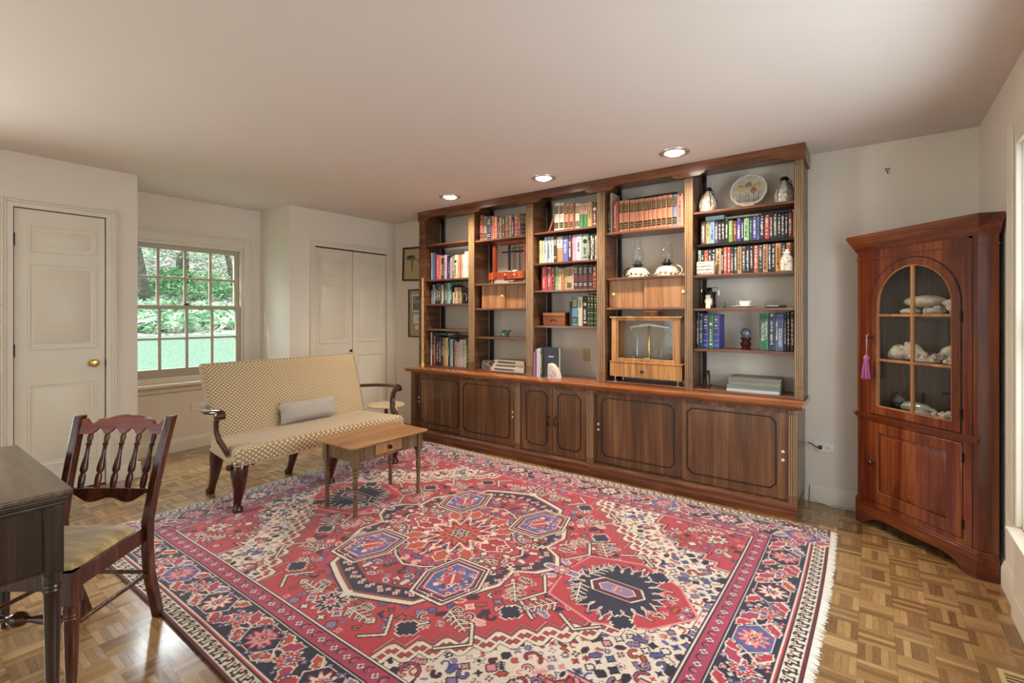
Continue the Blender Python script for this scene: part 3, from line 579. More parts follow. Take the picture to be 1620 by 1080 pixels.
for key,(Yf,z,spec) in ROWS.items():
    items=[q.split(',') for q in spec.split()]; bay=BAY[int(key[1])-1]
    for i,(x,w,h,c,st) in enumerate(items):
        x,w,h=int(x)/1000,int(w)/1000,int(h)/1000
        if key=='b1s3' and i==0: h=.15
        if x<bay[0]+.004: w-=bay[0]+.004-x; x=bay[0]+.004
        if x+w>bay[1]-.003: w=bay[1]-.003-x
        h=max(h,.08)
        where,grp=DESC[key]
        kind='spine with black label panels' if st=='l' else 'gilt-banded book' if st=='b' else 'green-spined MEDICINE textbook' if st=='m' else 'ZOOLOGY textbook' if st=='z' else 'book'
        cn='' if st=='m' else cname(c)+' '
        n=('leftmost' if i==0 else ORD[i]+' from left')
        g=random.Random(hash((key=='x',i,x))&0xffff)
        g=random.Random(i*31+len(key)*7+int(key[1])*101)
        D=min(.19,4.0-Yf-.03)*g.uniform(.8,1.0)
        if key[:4]=='b5s2': D=.12
        if key=='b3s5': D=.2
        book(w,h,c,st,f'{cn}{kind}, {n}, {where}',grp,(x,Yf+g.uniform(0,.008),z+.0005),D,g)
# flat books lying on rows and stacks
def flat(name,label,cat,loc,sx,sy,h,col,rz=0,page=True,group=None,title=False,spinecol=None):
    o=thing(name,label,cat,loc,rz,group)
    t=.003 if h>.012 else .002
    MB().box(0,sx,0,sy,0,t).box(0,sx,0,sy,h-t,h).box(0,sx,0,.003,t,h-t).build('cover',M['cover'],o,color=col)
    MB().box(.004,sx-.003,.003,sy-.003,t,h-t).build('pages',M['paper'],o)
    if title:
        m=MB(); g=random.Random(int(sx*999)); x=sx*.12
        while x<sx*.7:
            l=g.uniform(.01,.018); m.box(x,x+l*.7,-.0012,.0002,h*.28,h*.72); x+=l
        m.build('spine_title',M['ink'] ,o)
    return o
flat('book','dark teal book lying flat atop the bottom row, leftmost bay','book',(-3.90,3.80,1.089),.25,.16,.03,'1d4a48')
flat('book','black folio lying flat across the books, bottom shelf of leftmost bay','book',(-3.66,3.80,1.076),.23,.15,.012,'1a1a1c')
G='books stacked flat beside patterned box'
flat('book','bottom cream book of the flat stack of three, second bay','book',(-3.03,3.755,.7635),.40,.2,.036,'d8d2c4',0,group=G,title=True)
flat('book','middle pink-cream book of the flat stack of three, second bay','book',(-3.01,3.76,.800),.38,.19,.033,'d8c0ae',R(1),group=G,title=True)
flat('book','top book of the flat stack of three, brown-patterned cream, second bay','book',(-2.99,3.765,.8335),.36,.18,.036,'c8b89c',R(-1),group=G,title=True)
flat('folder','black folder lying on the leather set, top shelf of fourth bay','folder',(-1.62,3.80,2.256),.40,.15,.012,'17161a',0)
G='flat books on top of the upper row'
flat('book','pale blue booklet lying flat at left atop the upper paperback row','book',(-1.0,3.81,2.016),.13,.11,.03,'a8bcc0',0,group=G)
flat('book','thin pale grey book lying flat atop the middle of the upper paperback row','book',(-.86,3.81,2.0145),.22,.11,.012,'b0aaa0',0,group=G)
flat('book','thin black book lying flat at right atop the upper paperback row','book',(-.62,3.81,2.0145),.18,.11,.016,'1c1a1e',0,group=G)
G='large flat books on the worktop'
for k,(x0,sx,hh,cc,lb) in enumerate(((-.838,.335,.02,'c8ccc6','bottom pale album of large flat stack, rightmost bay'),(-.835,.335,.026,'7c8c8a','blue-grey album just above bottom of large flat stack, rightmost bay'),(-.825,.325,.024,'8a8a74','second album from top of large flat stack, rightmost bay'),(-.828,.33,.028,'7d7a70','top grey album of large flat stack, rightmost bay'))):
    flat('album',lb,'album',(x0,3.748,.7635+sum((.021,.027,.025)[:k])),sx,.215,hh,cc,R((0,.8,-.6,.5)[k]),group=G)
# leaning book, face-out books
book(.02,.16,'8a4a30','p','small brown book leaning on the leather books, top shelf of middle bay','books on top shelf of middle bay',(-2.385,3.79,2.0765),.12,rnd,tilt=22)
o=thing('book','large dark blue book turned cover outward on worktop, middle bay','book',(-2.402,3.74,.7455),0)
MB().box(0,.004,0,.028,0,.27).box(0,.165,-.002,.002,0,.27).box(0,.165,.026,.03,0,.27).build('cover',M['cover'],o,color='27303c')
MB().box(.004,.162,.002,.026,.003,.266).build('pages',M['paper'],o)
m=MB(); [m.box(.058+.011*i,.066+.011*i,-.0035,-.0015,.185,.195) for i in range(5)]; m.build('cover_title',M['letter'],o)
o=thing('album','dark maroon album standing face out at right of third shelf, leftmost bay','album',(-3.452,3.80,1.431),0)
MB().box(0,.15,0,.003,0,.165).box(0,.15,.02,.023,0,.165).box(0,.004,.003,.02,0,.165).build('cover',M['cover'],o,color='3c1416')
MB().box(.004,.147,.003,.02,.003,.162).build('pages',M['paper'],o)
# ---------------------------------------------------------------- ornaments on the shelves
o=thing('ring_ornament','small dark ring-shaped ornament in front of maroon album','ornament',(-3.395,3.775,1.431))
MB().tube([(.036*math.cos(a),0,.058+.042*math.sin(a)) for a in [R(-60+i*24) for i in range(13)]],[.007]*13,8).build('ring',M['steel'],o)
MB().lathe([(.024,0),(.024,.012),(.014,.02),(.002,.022)],n=14).build('base',M['ebony'],o)
# long toothed blade at left end
sw=thing('toothed_blade','long narrow tan toothed blade standing upright against left end pilaster','blade',(-3.93,3.69,.7455))
m=MB().loft([[(x,y_,z) for x,y_ in ((-w_,-.004),(w_,-.004),(w_,.004),(-w_,.004))] for z,w_ in ((0,.016),(.3,.014),(.75,.012),(.97,.010))]); m.build('blade',plain('bone','c9a878',.5,noise=.2,nscale=40),sw)
m=MB()
for k in range(34):
    z=.05+k*.021
    m.loft([[(-.014-.000,-.003,z),(-.014,.003,z),(-.014,.003,z+.008),(-.014,-.003,z+.008)],[(-.026,-.001,z+.003),(-.026,.001,z+.003),(-.026,.001,z+.005),(-.026,-.001,z+.005)]])
m.build('teeth',plain('ivory_tooth','e0cfa2',.4),sw)
MB().lathe([(.02,.0),(.021,.03),(.014,.05),(.016,.06)],n=12).build('grip',M['gold'],sw)
# red-brown instrument case (bay 2)
ic=thing('balance_case','red-brown glazed balance case with three-knob drawer, second bay','balance',(-2.85,3.87,1.624))
MB().box(-.235,.235,-.085,.085,.036,.108).build('drawer_base',M['redcase'],ic,bevel=.003)
for x,r in ((-.13,.008),(-.02,.013),(.09,.008)): MB().ball((x,-.092,.072),(r,r*.8,r)).build('knob',M['steel'],ic)
for x in (-.17,.215): MB().box(x-.02,x+.02,-.075,-.04,.108,.40).build('post',M['redcase'],ic,bevel=.002)
MB().box(-.19,.235,.05,.07,.39,.405).box(-.19,.235,-.075,-.05,.385,.405).build('top_rail',M['redcase'],ic)
MB().box(-.15,.195,-.06,-.058,.108,.39).build('front_glass',M['glass'],ic)
m=MB().box(-.075,-.05,.03,.045,.108,.39).box(-.15,.195,.03,.04,.31,.325).tube([(.09,0,.108),(.09,0,.36)],.004,8).tube([(-.0,0,.33),(.03,0,.35),(.09,0,.34),(.15,0,.35),(.19,0,.33)],.004,6).tube([(.05,0,.335),(.05,0,.30),(.12,0,.30),(.12,0,.335)],.003,6)
m.build('balance_beam',M['iron'],ic)
MB().box(.06,.085,-.065,-.03,.108,.125).box(0,.015,-.065,-.04,.108,.118).build('weights',M['ivory'],ic)
for x in (-.21,.2): MB().lathe([(.01,0),(.008,.03),(.012,.037)],(x,-.06,0),10).build('foot',M['brass'],ic)
flat('booklet','white booklet lying flat beneath the red-brown balance case','booklet',(-3.02,3.80,1.6236),.17,.09,.02,'e0ddd4')
# turtle figurine
tu=thing('turtle_figurine','small green and white turtle figurine alone on shelf, second bay','figurine',(-2.925,3.85,1.0915))
MB().ball((0,0,.043),(.046,.03,.026),16,10).build('shell',M['green_gl'] if 'green_gl' in M else plain('green_glaze','3f7a62',.25,noise=.35,nscale=40,coat=.5),tu)
MB().ball((-.005,0,.03),(.04,.028,.018),14,8).build('body',M['white'],tu)
MB().tube([(.03,0,.035),(.05,0,.05),(.062,0,.066),(.074,0,.068)],[.010,.009,.010,.006],8).build('head',M['cover'],tu,color='3f7a62')
for x,yy in ((-.028,-.02),(.022,-.02),(-.028,.02),(.022,.02)): MB().tube([(x,yy,.03),(x,yy*1.2,.012),(x+.004,yy*1.3,.0)],[.011,.009,.008],8).build('leg',M['cover'],tu,color='55605a')
bx=thing('patterned_box','small black and white speckled box on bottom board, second bay','box',(-3.14,3.86,.7635))
def speckle(name,a,b,sc_=90,th=.5,rough=.5):
    t=NT(name); tc=t.N('ShaderNodeTexCoord').outputs['Object']; n=t.N('ShaderNodeTexNoise',i={'Vector':tc,'Scale':sc_,'Detail':1,'Distortion':1.5}).outputs[0]
    t.set(col=t.ramp(n,[(th-.02,lin(a)),(th+.02,lin(b))]),rough=rough); return t.m
M['speck']=speckle('black_white_weave','1d1a18','ddd6ca',70)
MB().box(-.065,.065,-.04,.04,0,.05).build('body',M['speck'],bx,bevel=.006)
MB().prism([(-.068,.05),(.068,.05),(.066,.075),(.05,.086),(-.05,.086),(-.066,.075)],-.042,.042,'y').build('lid',M['speck'],bx,bevel=.004)
M['boxw']=wood('small_box_wood','4e2614','7c4424','96603a','x',.6,.8,0)
# wooden box bay 3
wb=thing('wooden_box','small reddish wooden box with curved finger groove beside the books','box',(-2.33,3.87,1.2125))
MB().box(-.115,.115,-.07,.07,0,.085).build('body',M['boxw'],wb,bevel=.003)
MB().box(-.117,.117,-.072,.072,.086,.118).build('lid',M['boxw'],wb,bevel=.003)
MB().tube([(-.04,-.071,.035),(-.02,-.072,.052),(0,-.072,.057),(.02,-.072,.052),(.04,-.071,.035)],.003,6).build('groove',M['ebony'],wb)
# agate bookend
ag=thing('agate_bookend','white and grey agate stone bookend against the dark blue book','bookend',(-2.27,3.715,.7455))
pts=[(.062,0),(.056,.045),(.040,.085),(.012,.118),(-.02,.136),(-.05,.134),(-.058,.115),(-.058,0)]
ap=[(.062*1,0),(.05,.05),(.03,.09),(0,.12),(-.03,.134),(-.055,.128),(-.06,.1),(-.06,0)]
MB().prism(ap,-.022,.03,'y').build('stone',M['shell'],ag,bevel=.005)
MB().prism([(.035,.0),(.03,.04),(.008,.08),(-.02,.10),(-.05,.098),(-.052,.0)],-.0245,-.021,'y').build('crystal_face',speckle('geode','a79a9c','d6c6c0',45),ag)
# oil lamps
def oil_lamp(x,label,hs):
    o=thing('oil_lamp',label,'oil lamp',(x,3.86,1.6155),0,'oil lamps on the shelf')
    MB().lathe([(.055,0),(.085,.003),(.088,.03),(.082,.058),(.06,.078),(.03,.085),(.026,.087)],n=28).build('font',M['cream'],o)
    m=MB()
    for k in range(14):
        a=2*PI*k/14; m.ball((.0875*math.cos(a),.0875*math.sin(a),.028+.008*math.sin(3*a)),(.012,.012,.012),8,5)
    m.build('relief_band',speckle('relief','8a8274','cfc4ac',80) if hs>0 else M['speck'],o)
    MB().lathe([(.026,.086),(.03,.09),(.03,.1),(.046,.103),(.046,.108),(.028,.112),(.024,.13),(.018,.142),(.004,.146)],n=20).build('burner',M['iron'],o)
    MB().lathe([(.036,.108),(.040,.125),(.050,.155),(.052,.178),(.045,.21),(.031,.25),(.023,.29),(.0245,.31),(.027,.316)],n=28)
    gl=MB(); pr=[(.036,.108),(.040,.125),(.050,.155),(.052,.178),(.045,.21),(.031,.25),(.023,.29),(.0245,.31),(.028,.318)]
    gl.loft([[(r*math.cos(2*PI*k/28),r*math.sin(2*PI*k/28),z) for k in range(28)] for r,z in pr],caps=False); gl.build('chimney',M['glass'],o,smooth=80)
    MB().tube([(hs*(.075+.045*math.sin(a)),0,.045-.04*math.cos(a)) for a in [R(i*18) for i in range(11)]],.005,8).build('handle',M['iron'] if hs<0 else M['cream'],o)
oil_lamp(-1.552,'left oil lamp with tall glass chimney and tan relief base, handle left',-1)
oil_lamp(-1.31,'right oil lamp with tall glass chimney and grey scrolled base, handle right',1)
# analytical balance
ab=thing('analytical_balance','honey oak glazed analytical balance standing on small metal feet, fourth bay','balance',(-1.455,3.855,.7635))
for x in (-.26,.26):
    for yy in (-.08,.08): MB().lathe([(.014,0),(.014,.004),(.005,.008),(.005,.03),(.012,.034),(.012,.04)],(x,yy,0),10).build('levelling_foot',M['steel'],ab)
MB().box(-.298,.298,-.105,.105,.04,.155).build('base',M['oakcase'],ab,bevel=.003)
MB().box(-.302,.302,-.108,.108,.156,.166).build('base_moulding',M['oakcase'],ab,bevel=.003)
for x in (-.262,.262):
    for yy in (-.088,.08): MB().box(x-.022,x+.022,yy-.012,yy+.012,.166,.52).build('post',M['oakcase'],ab,bevel=.002)
MB().box(-.238,.238,-.1,-.078,.50,.52).box(-.238,.238,-.1,-.078,.166,.195).box(-.238,-.225,-.1,-.078,.195,.50).box(.225,.238,-.1,-.078,.195,.50).build('front_sash',M['oakcase'],ab,bevel=.002)
MB().plate([(-.30,-.108),(.30,-.108),(.30,.105),(-.30,.105)],[(-.26,-.07),(.26,-.07),(.26,.07),(-.26,.07)],.521,.534,'z').build('top_frame',M['oakcase'],ab,bevel=.002)
MB().box(-.27,.27,-.08,.08,.5265,.529).build('top_glass',M['glass'],ab)
MB().add([(-.225,-.09,.195),(.225,-.09,.195),(.225,-.09,.50),(-.225,-.09,.50)],[(0,1,2,3)]).build('front_glass',M['glass'],ab)
MB().add([(-.24,.083,.168),(.24,.083,.168),(.24,.083,.52),(-.24,.083,.52)],[(0,1,2,3)]).build('back_glass',M['glass'],ab)
MB().box(-.22,.22,-.07,.07,.1665,.176).build('inner_plate',M['black'],ab)
m=MB().lathe([(.02,.176),(.01,.19),(.008,.44),(.014,.45),(.004,.46)],n=14); m.build('column',M['brass'],ab)
MB().prism([(-.17,.447),(-.02,.475),(.02,.475),(.17,.447),(.17,.44),(0,.455),(-.17,.44)],-.005,.005,'y').build('beam',M['steel'],ab)
for s in (-1,1):
    MB().tube([(s*.155,0,.445),(s*.155,0,.42),(s*.10,0,.36),(s*.10,0,.20)],.0016,5).tube([(s*.155,0,.42),(s*.20,0,.36),(s*.20,0,.20)],.0016,5).build('pan_hanger',M['steel'],ab)
    MB().lathe([(.001,.195),(.05,.196),(.06,.202),(.06,.204)],(s*.15,0,0),24).build('pan',M['steel'],ab)
MB().box(-.012,.02,-.05,-.045,.178,.2).build('dial_card',M['letter'],ab)
MB().lathe([(.006,0),(.012,.004),(.014,.012),(.008,.018),(.001,.019)],n=14,M=T(-.015,-.105,.093)@Rm('X',90)).build('knob',M['black'],ab)
o=thing('wooden_block_box','small reddish wooden box on top of the honey oak balance','box',(-1.43,3.87,1.2985))
MB().box(-.06,.055,-.05,.05,0,.03).build('body',M['redcase'],o,bevel=.002); MB().box(-.062,.057,-.052,.052,.031,.045).build('lid',M['oakcase'],o,bevel=.002)
# bay 5 top: netted vases, plate
def netvase(x,y_,label,s=1):
    o=thing('netted_bottle',label,'bottle',(x,y_,2.077),0,'rope-netted shell bottles')
    MB().lathe([(.035,0),(.056,.012),(.066,.05),(.062,.09),(.042,.13),(.022,.165),(.016,.18)],n=24).build('bottle',M['netglass'],o)
    gl=MB(); gl.loft([[(r*math.cos(2*PI*k/20),r*math.sin(2*PI*k/20),z) for k in range(20)] for r,z in ((.016,.18),(.015,.2),(.022,.205),(.026,.222),(.018,.238))],caps=False); gl.build('neck',M['glass'],o,smooth=80)
    m=MB()
    for k in range(6):
        a=2*PI*k/6; m.tube([(r*math.cos(a),r*math.sin(a),z) for r,z in ((.038,.004),(.068,.05),(.064,.09),(.044,.13),(.02,.172))],.0022,5)
    m.lathe([(.02,.168),(.028,.175),(.026,.19),(.018,.196)],n=12); m.tube([(.02,0,.185),(.04,-.02,.165),(.05,-.02,.12)],.003,5)
    m.build('rope_net',M['ebony'],o)
netvase(-.995,3.86,'shell-filled bottle in dark rope net, left of the glass plate')
netvase(-.487,3.87,'shell-filled bottle in dark rope net, right of the glass plate')
pl=thing('glass_plate','large faceted pressed glass plate with tulip relief standing on wire easel','plate',(-.725,3.885,2.077)); pl.rotation_euler=(R(-12),0,0)
def ngon(r,n,ph=0,cx=0,cz=0): return [(cx+r*math.cos(2*PI*k/n+ph),cz+r*math.sin(2*PI*k/n+ph)) for k in range(n)]
MB().prism(ngon(.128,13,.2,0,.15),-.004,.004,'y').build('disc',plain('pressed_glass','b9b0a0',.15,noise=.25,nscale=25,bump=.6,coat=.8),pl,bevel=.002)
MB().plate(ngon(.128,13,.2,0,.15),ngon(.112,13,.2,0,.15),-.010,-.004,'y').build('rim',plain('glass_rim','cfc8b8',.15,noise=.2,nscale=60,coat=.8),pl,bevel=.002)
for x,z,c in ((-.055,.175,'c9a050'),(.0,.19,'a9783c'),(.06,.18,'cfa050'),(.035,.145,'b06840')):
    MB().ball((x,-.006,z),(.022,.006,.02),12,8,amp=.25,seed=int(x*900)).build('tulip_relief',M['cover'],pl,color=c)
m=MB()
for k in range(17):
    x=-.085+k*.0106; zt=.11+.035*((k*7)%5)/5; m.loft([[(x-.003,-.004,.06+.0),(x+.003,-.004,.06),(x+.003,-.008,.06),(x-.003,-.008,.06)],[(x*1.05-.001+.01*((k%3)-1),-.004,zt),(x*1.05+.001+.01*((k%3)-1),-.004,zt),(x*1.05+.001+.01*((k%3)-1),-.007,zt),(x*1.05-.001+.01*((k%3)-1),-.007,zt)]])
m.build('leaf_relief',plain('leaf_glass','77706c',.2,coat=.7),pl)
ps=thing('wire_easel','small black wire easel holding the glass plate','stand',(-.725,3.885,2.0775))
for s in (-1,1): MB().tube([(s*.055,-.045,.03),(s*.055,-.042,.008),(s*.055,-.03,.004),(s*.055,.02,.004),(s*.03,.045,.004),(s*.02,.04,.09)],.003,6).build('wire_arm',M['iron'],ps)
# shell jars lower shelf
o=thing('shell_jar','round stoppered glass jar full of shells at right of paperback rows','jar',(-.457,3.765,1.6045))
MB().lathe([(.036,0),(.041,.006),(.042,.08),(.034,.1),(.02,.108),(.02,.118)],n=22).build('jar',M['netglass'],o)
MB().lathe([(.017,.118),(.024,.122),(.02,.13),(.011,.136),(.014,.146),(.004,.152)],n=16).build('stopper',M['white'],o)
o=thing('shell_block','squarish glass block filled with pale shells, left of lower paperback row','ornament',(-.985,3.765,1.6045))
MB().box(-.062,.062,-.028,.028,0,.10).build('glass_block',M['netglass'],o,bevel=.006)
m=MB(); [m.ball((-.045+.022*(i%5),-.027,.02+.026*(i//5)),(.014,.006,.009),8,5,amp=.3,seed=i) for i in range(15)]; m.build('shells',M['shell'],o)
# coffee grinder / lantern
gr=thing('glass_canister','dark amber glass canister with wire bail handle and round medallion','canister',(-.985,3.86,1.3585))
MB().lathe([(.048,0),(.05,.004),(.05,.11),(.046,.116)],n=24).build('body',plain('amber_glass','3a1c14',.08,noise=.3,nscale=10,coat=1),gr)
MB().lathe([(.052,.116),(.052,.124),(.02,.128),(.018,.14),(.022,.146),(.012,.156),(.004,.16)],n=20).build('lid',M['iron'],gr)
MB().tube([(-.052,0,.11),(-.06,0,.135),(-.055,0,.155),(.058,0,.157),(.066,0,.14),(.066,0,.09),(.055,0,.085)],.0025,6).build('bail_handle',M['steel'],gr)
MB().lathe([(.001,.003),(.024,.003),(.026,0)],n=20,M=T(.005,-.049,.055)@Rm('X',90)).box(-.012,.02,-.056,-.046,.0,.10).build('medallion',M['ivory'],gr)
o=thing('wire_figure','tiny bent dark wire figure between canister and teacup','ornament',(-.87,3.83,1.3585))
MB().tube([(-.006,0,0),(0,0,.02),(.005,0,.035),(0,0,.045)],.0022,5).tube([(0,0,.02),(.008,0,.0)],.002,5).build('wire',M['iron'],o)
o=thing('saucer','wide white saucer under the teacup','saucer',(-.735,3.84,1.3585)); MB().lathe([(.03,0),(.03,.004),(.09,.013),(.09,.016),(.03,.008),(.001,.007)],n=32).build('dish',M['white'],o)
o=thing('teacup','white teacup with spoon rest on a saucer, rightmost bay','cup',(-.735,3.84,1.3665))
gl=MB().lathe([(.02,0),(.022,.004),(.036,.02),(.042,.045),(.039,.045),(.033,.02),(.001,.006)],n=28); gl.build('bowl',M['white'],o)
MB().tube([(-.038,0,.038),(-.056,0,.04),(-.058,0,.022),(-.034,0,.014)],.003,6).build('handle',M['white'],o)
MB().lathe([(.001,.05),(.014,.05),(.014,.045),(.036,.044)],n=16).build('tea_lid',M['iron'],o)
o=thing('pocket_knife','dark folded penknife lying on shelf right of the teacup','knife',(-.535,3.83,1.3585)); MB().prism([(-.065,0),(.06,.0),(.068,.008),(.06,.02),(.02,.017),(-.06,.014)],-.012,.012,'y').build('handle',M['ebony'],o,bevel=.003)
MB().box(-.055,.02,-.013,-.011,.012,.0165).build('blade_edge',M['steel'],o)
# glass ball on carved stand
o=thing('carved_stand','dark carved wooden stand beneath the glass ball','stand',(-.73,3.85,1.0595))
MB().lathe([(.032,0),(.034,.008),(.026,.016),(.034,.03),(.038,.045),(.028,.056),(.026,.062),(.036,.078),(.036,.088)],n=18).build('stand',M['mahog'],o)
gb=thing('glass_ball','iridescent dark glass ball resting on carved stand','ball',(-.73,3.85,1.1475)); MB().ball((0,0,.031),.036,24,14).build('sphere',plain('marbled_glass','5d6672',.05,noise=.6,nscale=30,coat=1),gb)
ea=thing('plate_easel','small empty dark wooden plate easel on worktop, rightmost bay','easel',(-.985,3.80,.7635))
for s in (-1,1):
    MB().tube([(s*.022,-.05,.012),(s*.02,-.02,.02),(s*.012,.02,.09),(s*.004,.03,.13)],[.006,.006,.005,.004],7).build('leg',M['mahog'],ea)
    MB().tube([(s*.022,-.02,.02),(s*.04,-.04,.025),(s*.045,-.05,.04)],.005,6).tube([(s*.022,-.02,.02),(s*.024,-.03,.004)],.005,6).build('hook_arm',M['mahog'],ea)
MB().tube([(0,.03,.128),(0,.055,.06),(0,.07,.004)],.0045,6).tube([(-.022,-.015,.022),(.022,-.015,.022)],.0045,6).build('rear_strut',M['mahog'],ea)
# ---------------------------------------------------------------- corner cabinet
CW=.71
cc=thing('corner_cabinet','tall cherry corner cabinet with arched glass door over a panelled door','cabinet',(-.071,3.816,0),R(-45))
r_=.053
def plan(d,w=CW,r=r_): # footprint polygon grown outward by d
    return [(-d*.7,-d),(w+d*.7,-d),(w+r+d*.7,r-d*.3),(w/2+.03,r+w/2-.0),(w/2-.03,r+w/2),(-r-d*.7,r-d*.3)]
def ext(mb,d,z0,z1): return mb.prism(plan(d),z0,z1,'z')
# case: open-front shell
m=MB(); y0=.022
def wallseg(p,q,z0,z1,t=.012):
    P=Vector((*p,0)); Q=Vector((*q,0)); n=(Q-P).cross(Vector((0,0,1))).normalized()*t
    m.loft([[tuple(P+Vector((0,0,z0))),tuple(Q+Vector((0,0,z0))),tuple(Q-n+Vector((0,0,z0))),tuple(P-n+Vector((0,0,z0)))],[tuple(P+Vector((0,0,z1))),tuple(Q+Vector((0,0,z1))),tuple(Q-n+Vector((0,0,z1))),tuple(P-n+Vector((0,0,z1)))]])
pp=plan(-.004)
m.prism([(CW-.03,.001),(CW-.004,.001),(CW+r_-.004,r_),(CW+r_-.012,r_+.012),(CW-.03,.022)],.10,1.78,'z')
m.prism([(.004,.001),(.03,.001),(.03,.022),(-r_+.012,r_+.012),(-r_+.004,r_)],.10,1.78,'z')
m.build('side_panel',M['cherry'],cc)
m=MB(); wallseg((CW+r_-.012,r_+.004),(CW/2+.02,r_+CW/2-.014),.1,1.78); wallseg((CW/2-.02,r_+CW/2-.014),(-r_+.012,r_+.004),.1,1.78); m.prism([(CW/2-.04,CW/2+.015),(CW/2+.04,CW/2+.015),(CW/2+.03,CW/2+.03),(CW/2-.03,CW/2+.03)],.1,1.78,'z')
m.build('back_panel',wood('dark_back','4a403a','6a5e56','80746a','z',.6,.5,0),cc)
inn=[(.03,.024),(CW-.03,.024),(CW+r_-.03,r_+.006),(CW/2+.02,CW/2+.01),(CW/2-.02,CW/2+.01),(-r_+.03,r_+.006)]
for z in (.735,1.035,1.305): MB().prism(inn,z-.014,z,'z').build('inner_shelf',M['cherryx'],cc)
MB().prism(inn,1.74,1.755,'z').build('case_top',M['cherryx'],cc)
# face frame with arched opening
def arch(hw,cx,z0,zs,n=24,rr=None):
    rr=rr or hw
    return [(cx-hw,z0),(cx+hw,z0)]+[(cx+rr*math.cos(PI*k/n),zs+rr*math.sin(PI*k/n)) for k in range(n+1)]
CX=.366; ZS=1.375
outer=arch(.262,CX,.70,ZS); n=24
def boxed(pts,x0,x1,z1):
    o=[]
    for i,(x,z) in enumerate(pts):
        if i==0: o.append((x0,.68)); continue
        if i==1: o.append((x1,.68)); continue
        a=PI*(i-2)/n; dx,dz=math.cos(a),math.sin(a)
        tx=((x1 if dx>0 else x0)-CX)/dx if abs(dx)>1e-6 else 1e9; tz=(z1-ZS)/dz if dz>1e-6 else 1e9; tt=min(tx,tz); o.append((CX+dx*tt,ZS+dz*tt))
    return o
m=MB().plate(boxed(outer,.03,CW-.03,1.72),outer,0,.02,'y')
m.box(.03,.098,0,.02,.13,.68).box(.637,CW-.03,0,.02,.13,.68).box(.098,.637,.0,.02,.655,.68).box(.098,.637,0,.02,.13,.165)
m.build('face_frame',M['cherry'],cc)
for x in (.03,CW-.03): MB().box(x-.0015,x+.0015,-.0006,.001,.13,1.72).build('frame_bead',M['ebony'],cc)
# upper door
ud=MB().plate(arch(.260,CX,.704,ZS),arch(.2185,CX,.752,ZS),-.006,.016,'y').build('glazed_door',M['cherry'],cc,bevel=.002)
MB().plate(arch(.2185,CX,.752,ZS),arch(.2125,CX,.758,ZS),-.002,.012,'y').build('inner_bead',M['lightw'],ud)
MB().prism(arch(.215,CX,.756,ZS),.007,.0085,'y').build('door_glass',M['cabglass'],ud)
m=MB().box(CX-.008,CX+.008,-.003,.012,.755,1.592)
for z in (1.307,1.037): m.box(CX-.215,CX+.215,-.002,.012,z-.007,z+.007)
m.build('muntin',M['lightw'],ud)
MB().plate(arch(.2655,CX,.70,ZS),arch(.2605,CX,.703,ZS),-.003,.004,'y').build('door_gap_bead',M['ebony'],ud)
MB().lathe([(.007,0),(.006,.012),(.013,.02),(.015,.03),(.009,.037),(.001,.038)],n=16,M=T(.118,-.006,1.176)@Rm('X',90)).build('knob',M['mahog'],ud)
for z in (.80,1.30): MB().lathe([(.005,-.028),(.005,.028)],(.629,-.005,z),8).box(.622,.636,-.005,.0,z-.028,z+.028).build('hinge',M['iron'],ud)
# lower door with raised panel
ld=MB().plate([(.10,.168),(.635,.168),(.635,.652),(.10,.652)],[(.155,.235),(.555,.235),(.555,.592),(.155,.592)],-.006,.016,'y').build('panelled_door',M['cherry'],cc,bevel=.003)
MB().loft([[(.157,.008,.237),(.553,.008,.237),(.553,.008,.590),(.157,.008,.590)],[(.185,-.004,.265),(.525,-.004,.265),(.525,-.004,.562),(.185,-.004,.562)]]).build('raised_panel',M['cherry'],ld)
MB().lathe([(.007,0),(.006,.012),(.013,.02),(.015,.03),(.009,.037),(.001,.038)],n=16,M=T(.128,-.006,.402)@Rm('X',90)).build('knob',M['mahog'],ld)
for z in (.24,.58): MB().lathe([(.005,-.025),(.005,.025)],(.637,-.004,z),8).build('hinge',M['iron'],ld)
m=MB()
for d,z0,z1 in ((.004,.665,.672),(.012,.672,.684),(.018,.684,.692),(.006,.692,.698)):
    m.prism([(-d*.4,-d),(CW+d*.4,-d),(CW+r_*.5,r_*.5-d),(CW+r_*.5,r_*.5+.0),(CW-.004,.002),(.004,.002),(-r_*.5,r_*.5),(-r_*.5,r_*.5-d)] if False else [(0-d*.4,-d),(CW+d*.4,-d),(CW,.003),(0,.003)],z0,z1,'z')
m.build('waist_moulding',M['cherryx'],cc)
m=MB(); ext(m,.004,1.655,1.662)
for k,(d,z0,z1) in enumerate(((.004,1.705,1.712),(.008,1.712,1.722),(.013,1.722,1.732),(.02,1.732,1.745),(.027,1.745,1.757),(.034,1.757,1.770),(.042,1.770,1.784),(.048,1.784,1.800),(.045,1.80,1.806))): ext(m,d,z0,z1)
m.v=[p for p in m.v]
m.build('cornice',M['cherryx'],cc)
